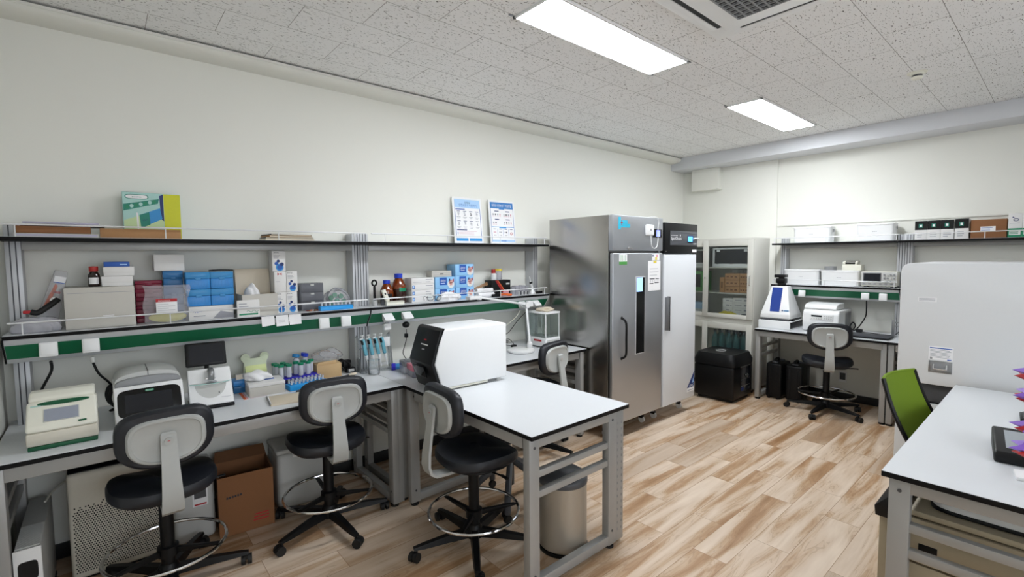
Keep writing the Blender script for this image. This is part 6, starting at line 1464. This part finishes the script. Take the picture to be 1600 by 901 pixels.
for i in range(5):
    x = 2.925 + i * .042; g = G(); g.box(-.019, .019, -.03, .03, 0, .074 + .008 * (i % 2), 'tray_clear', .003); tag(g.out('clear_box', None, (x, 3.415, ZL)), 'small clear plastic box on the lower shelf beside the refrigerator, %s' % nm[i], 'box', 'small clear boxes')
for i in range(6):
    g = G(); g.lathe([(0, 0), (.006, 0), (.006, .03), (0, .032)], 'dark_grey' if i % 2 else 'light_grey', seg=10); tag(g.out('vial', None, (2.945 + i * .022, 3.335, ZL)), 'tiny vial in front of the clear plastic boxes, %s from the left' % ('first', 'second', 'third', 'fourth', 'fifth', 'sixth')[i], 'vial', 'tiny vials')
t = thing('pipette_pump', 'white pipette leaning in a white conical stand at the far shelf end', 'pipette', (3.115, 3.33, ZL)); g = G(); g.lathe([(.03, 0), (.028, .01), (.012, .045), (0, .046)], 'white_plastic', seg=20); g.out('stand', t)
g = G(); g.cyl((0, 0, .04), (-.02, 0, .10), .010, 'white_plastic'); g.cyl((-.0203, 0, .101), (-.0245, 0, .114), .015, 'black_plastic'); g.cyl((-.0247, 0, .1145), (-.04, 0, .165), .004, 'white_plastic', seg=10); g.out('body', t)
g = G(); g.box(-.045, .04, -.02, .02, 0, .022, 'black_plastic', .006); tag(g.out('black_case', None, (3.19, 3.33, ZL)), 'small black case at the far end of the lower shelf by the refrigerator', 'case')

# ------------------------------------------------------------------ shelves on the back wall
ZL2, ZU2 = 1.2826, 1.7526
def tub(label, y0, y1, x0, z, h, lid):
    t = thing('storage_tub', label, 'storage tub', (x0 + .10, (y0 + y1) / 2, z), -HALF, 'white storage tubs'); w = (y1 - y0) / 2
    g = G(); pts = supere(36, w, .095, 7); loft(g, [[(x * .93, y * .93, 0) for x, y in pts], [(x * .965, y * .965, .004) for x, y in pts], [(x, y, h - .016) for x, y in pts]], 'white_plastic')
    for i in range(3): pr(g, -.02 + i * .014, -.010 + i * .014, h * .52, h * .545, 'ink_grey', .19, .0012)
    g.out('tub_body', t)
    g = G(); pts = supere(36, w + .004, .099, 7); loft(g, [[(x, y, h - .0155) for x, y in pts], [(x, y, h - .004) for x, y in pts], [(x * .98, y * .97, h) for x, y in pts]], 'white_plastic'); g.out('lid', t)
    if lid:
        g = G(); g.box(w + .0045, w + .010, -.012, .016, h - .062, h - .03, 'mid_grey', .002); g.out('clip', t)
    return t
tub('white lidded tub on the upper back shelf, left one', 1.695, 2.062, 5.965, ZU2, .172, 1)
tub('white lidded tub on the upper back shelf, right one beside the shelf posts', 1.150, 1.462, 5.965, ZU2, .178, 1)
tub('white lidded tub at the left end of the lower back shelf', 1.795, 2.150, 5.975, ZL2, .172, 0)
tub('white lidded tub on the lower back shelf carrying the grey roll and cream case', 1.425, 1.782, 5.975, ZL2, .166, 0)
g = G(); g.lathe([(.038, 0), (.056, 0), (.056, .042), (.038, .042), (.038, 0)], 'mid_grey', seg=32); tag(g.out('tape_roll', None, (6.04, 1.70, ZL2 + .1666)), 'grey tape roll lying on the white tub of the lower back shelf', 'tape')
t = thing('cream_case', 'small cream case with a dark green top window on the lower back shelf', 'case', (6.065, 1.50, ZL2 + .1668), -HALF); g = G(); g.box(-.085, .085, -.06, .06, 0, .06, 'cream', .006); g.out('case_body', t)
g = G(); g.prism([(-.055, .0605), (-.055, .085), (-.02, .10), (.05, .10), (.055, .0605)], 'x', -.084, .05, 'cream', .008); g.prism([(-.0565, .066), (-.0565, .083), (-.021, .1012), (.04, .1012), (.04, .098), (-.02, .098), (-.054, .082), (-.054, .066)], 'x', -.058, .03, 'black_gloss', .001); g.out('top_window', t)
t = thing('oscilloscope', 'grey oscilloscope with a dark screen on the lower back shelf', 'oscilloscope', (6.014, 1.252, ZL2), -HALF)
g = G(); g.box(-.148, .148, -.07, .054, .012, .160, 'warm_white', .008, 3); g.box(-.148, .148, -.0725, -.0698, .02, .155, 'light_grey', .002)
for x in (-.11, .11): g.box(x - .015, x + .015, -.06, .05, 0, .0125, 'dark_grey', .002)
g.out('housing', t)
g = G(); g.box(-.128, .022, -.0742, -.0726, .055, .145, 'dark_grey', .001); g.box(-.12, .012, -.0748, -.0742, .062, .138, 'screen_dark'); g.out('screen', t)
for i in range(4):
    for j in range(3):
        g = G(); g.cyl((.048 + i * .026, -.0726, .06 + j * .034), (.048 + i * .026, -.082, .06 + j * .034), .0085, 'mid_grey' if (i + j) % 3 else 'light_grey', seg=14); g.out('knob', t)
g = G()
for i in range(6): g.box(-.13 + i * .045, -.108 + i * .045, -.0745, -.0726, .028, .042, 'mid_grey' if i % 2 else 'ink_grey', .001)
g.out('button_row', t)
def bw(g, w, d, h):
    pr(g, -w * .5, w * .5, h * .52, h - .001, 'black_plastic', d); pr(g, -.018, .012, h * .64, h * .84, 'teal', d, .001); pr(g, -.010, .006, h * .68, h * .80, 'paper', d, .0014)
    rows(g, -w * .3, w * .3, h * .1, h * .4, 3, 'ink_grey', d)
for i in range(4):
    a = .990 - i * .0935; o = .0 if i < 3 else -.006
    pkg('kit_box', 'white kit box with a black lid, %s of four on the upper back shelf'.replace(' from left', '') % ('leftmost', 'second', 'third', 'rightmost')[i], 'box', 5.975 + o, 6.11 + o, a - .0925 + o, a + o, ZU2, ZU2 + .178 + (.004 if i == 3 else 0), 'card_white', bw, 'black and white kit boxes', 'B')
pkg('carton', 'brown carton with a white label beside the black and white kit boxes', 'box', 5.985, 6.15, .372, .600, ZU2, ZU2 + .165, 'card_brown', lambda g, w, d, h: (pr(g, -w * .22, w * .20, h * .35, h * .62, 'paper', d), rows(g, -w * .2, w * .18, h * .4, h * .58, 3, 'ink_blue', d, .001)), face='B')
def wg(g, w, d, h):
    pr(g, -w * .5, w * .5, .002, h * .38, 'cap_green', d); pr(g, -w * .4, w * .4, h * .10, h * .28, 'card_white', d, .001); rows(g, -w * .35, w * .3, h * .12, h * .26, 2, 'cap_green', d, .0014)
    y = -d / 2 - .001; g.tube([(.004 + .015 * math.cos(i * PI / 8), y, h * .73 + .010 * math.sin(i * PI / 8)) for i in range(16)], .0022, 'ink_navy', seg=5, closed=True); g.prism([(-.022, h * .84), (-.008, h * .80), (-.006, h * .82), (-.014, h * .87)], 'y', y - .0003, y + .0008, 'ink_navy'); rows(g, -w * .4, w * .4, h * .56, h * .62, 1, 'ink_grey', d, .0008)
for i in range(3): pkg('kit_box', 'white box with a green lower band, %s of three at the right edge' % ('left', 'middle', 'right')[i], 'box', 5.985, 6.10, .366 - .0865 * (i + 1), .365 - .0865 * i, ZU2, ZU2 + .205, 'card_white', wg, 'green banded boxes', 'B')
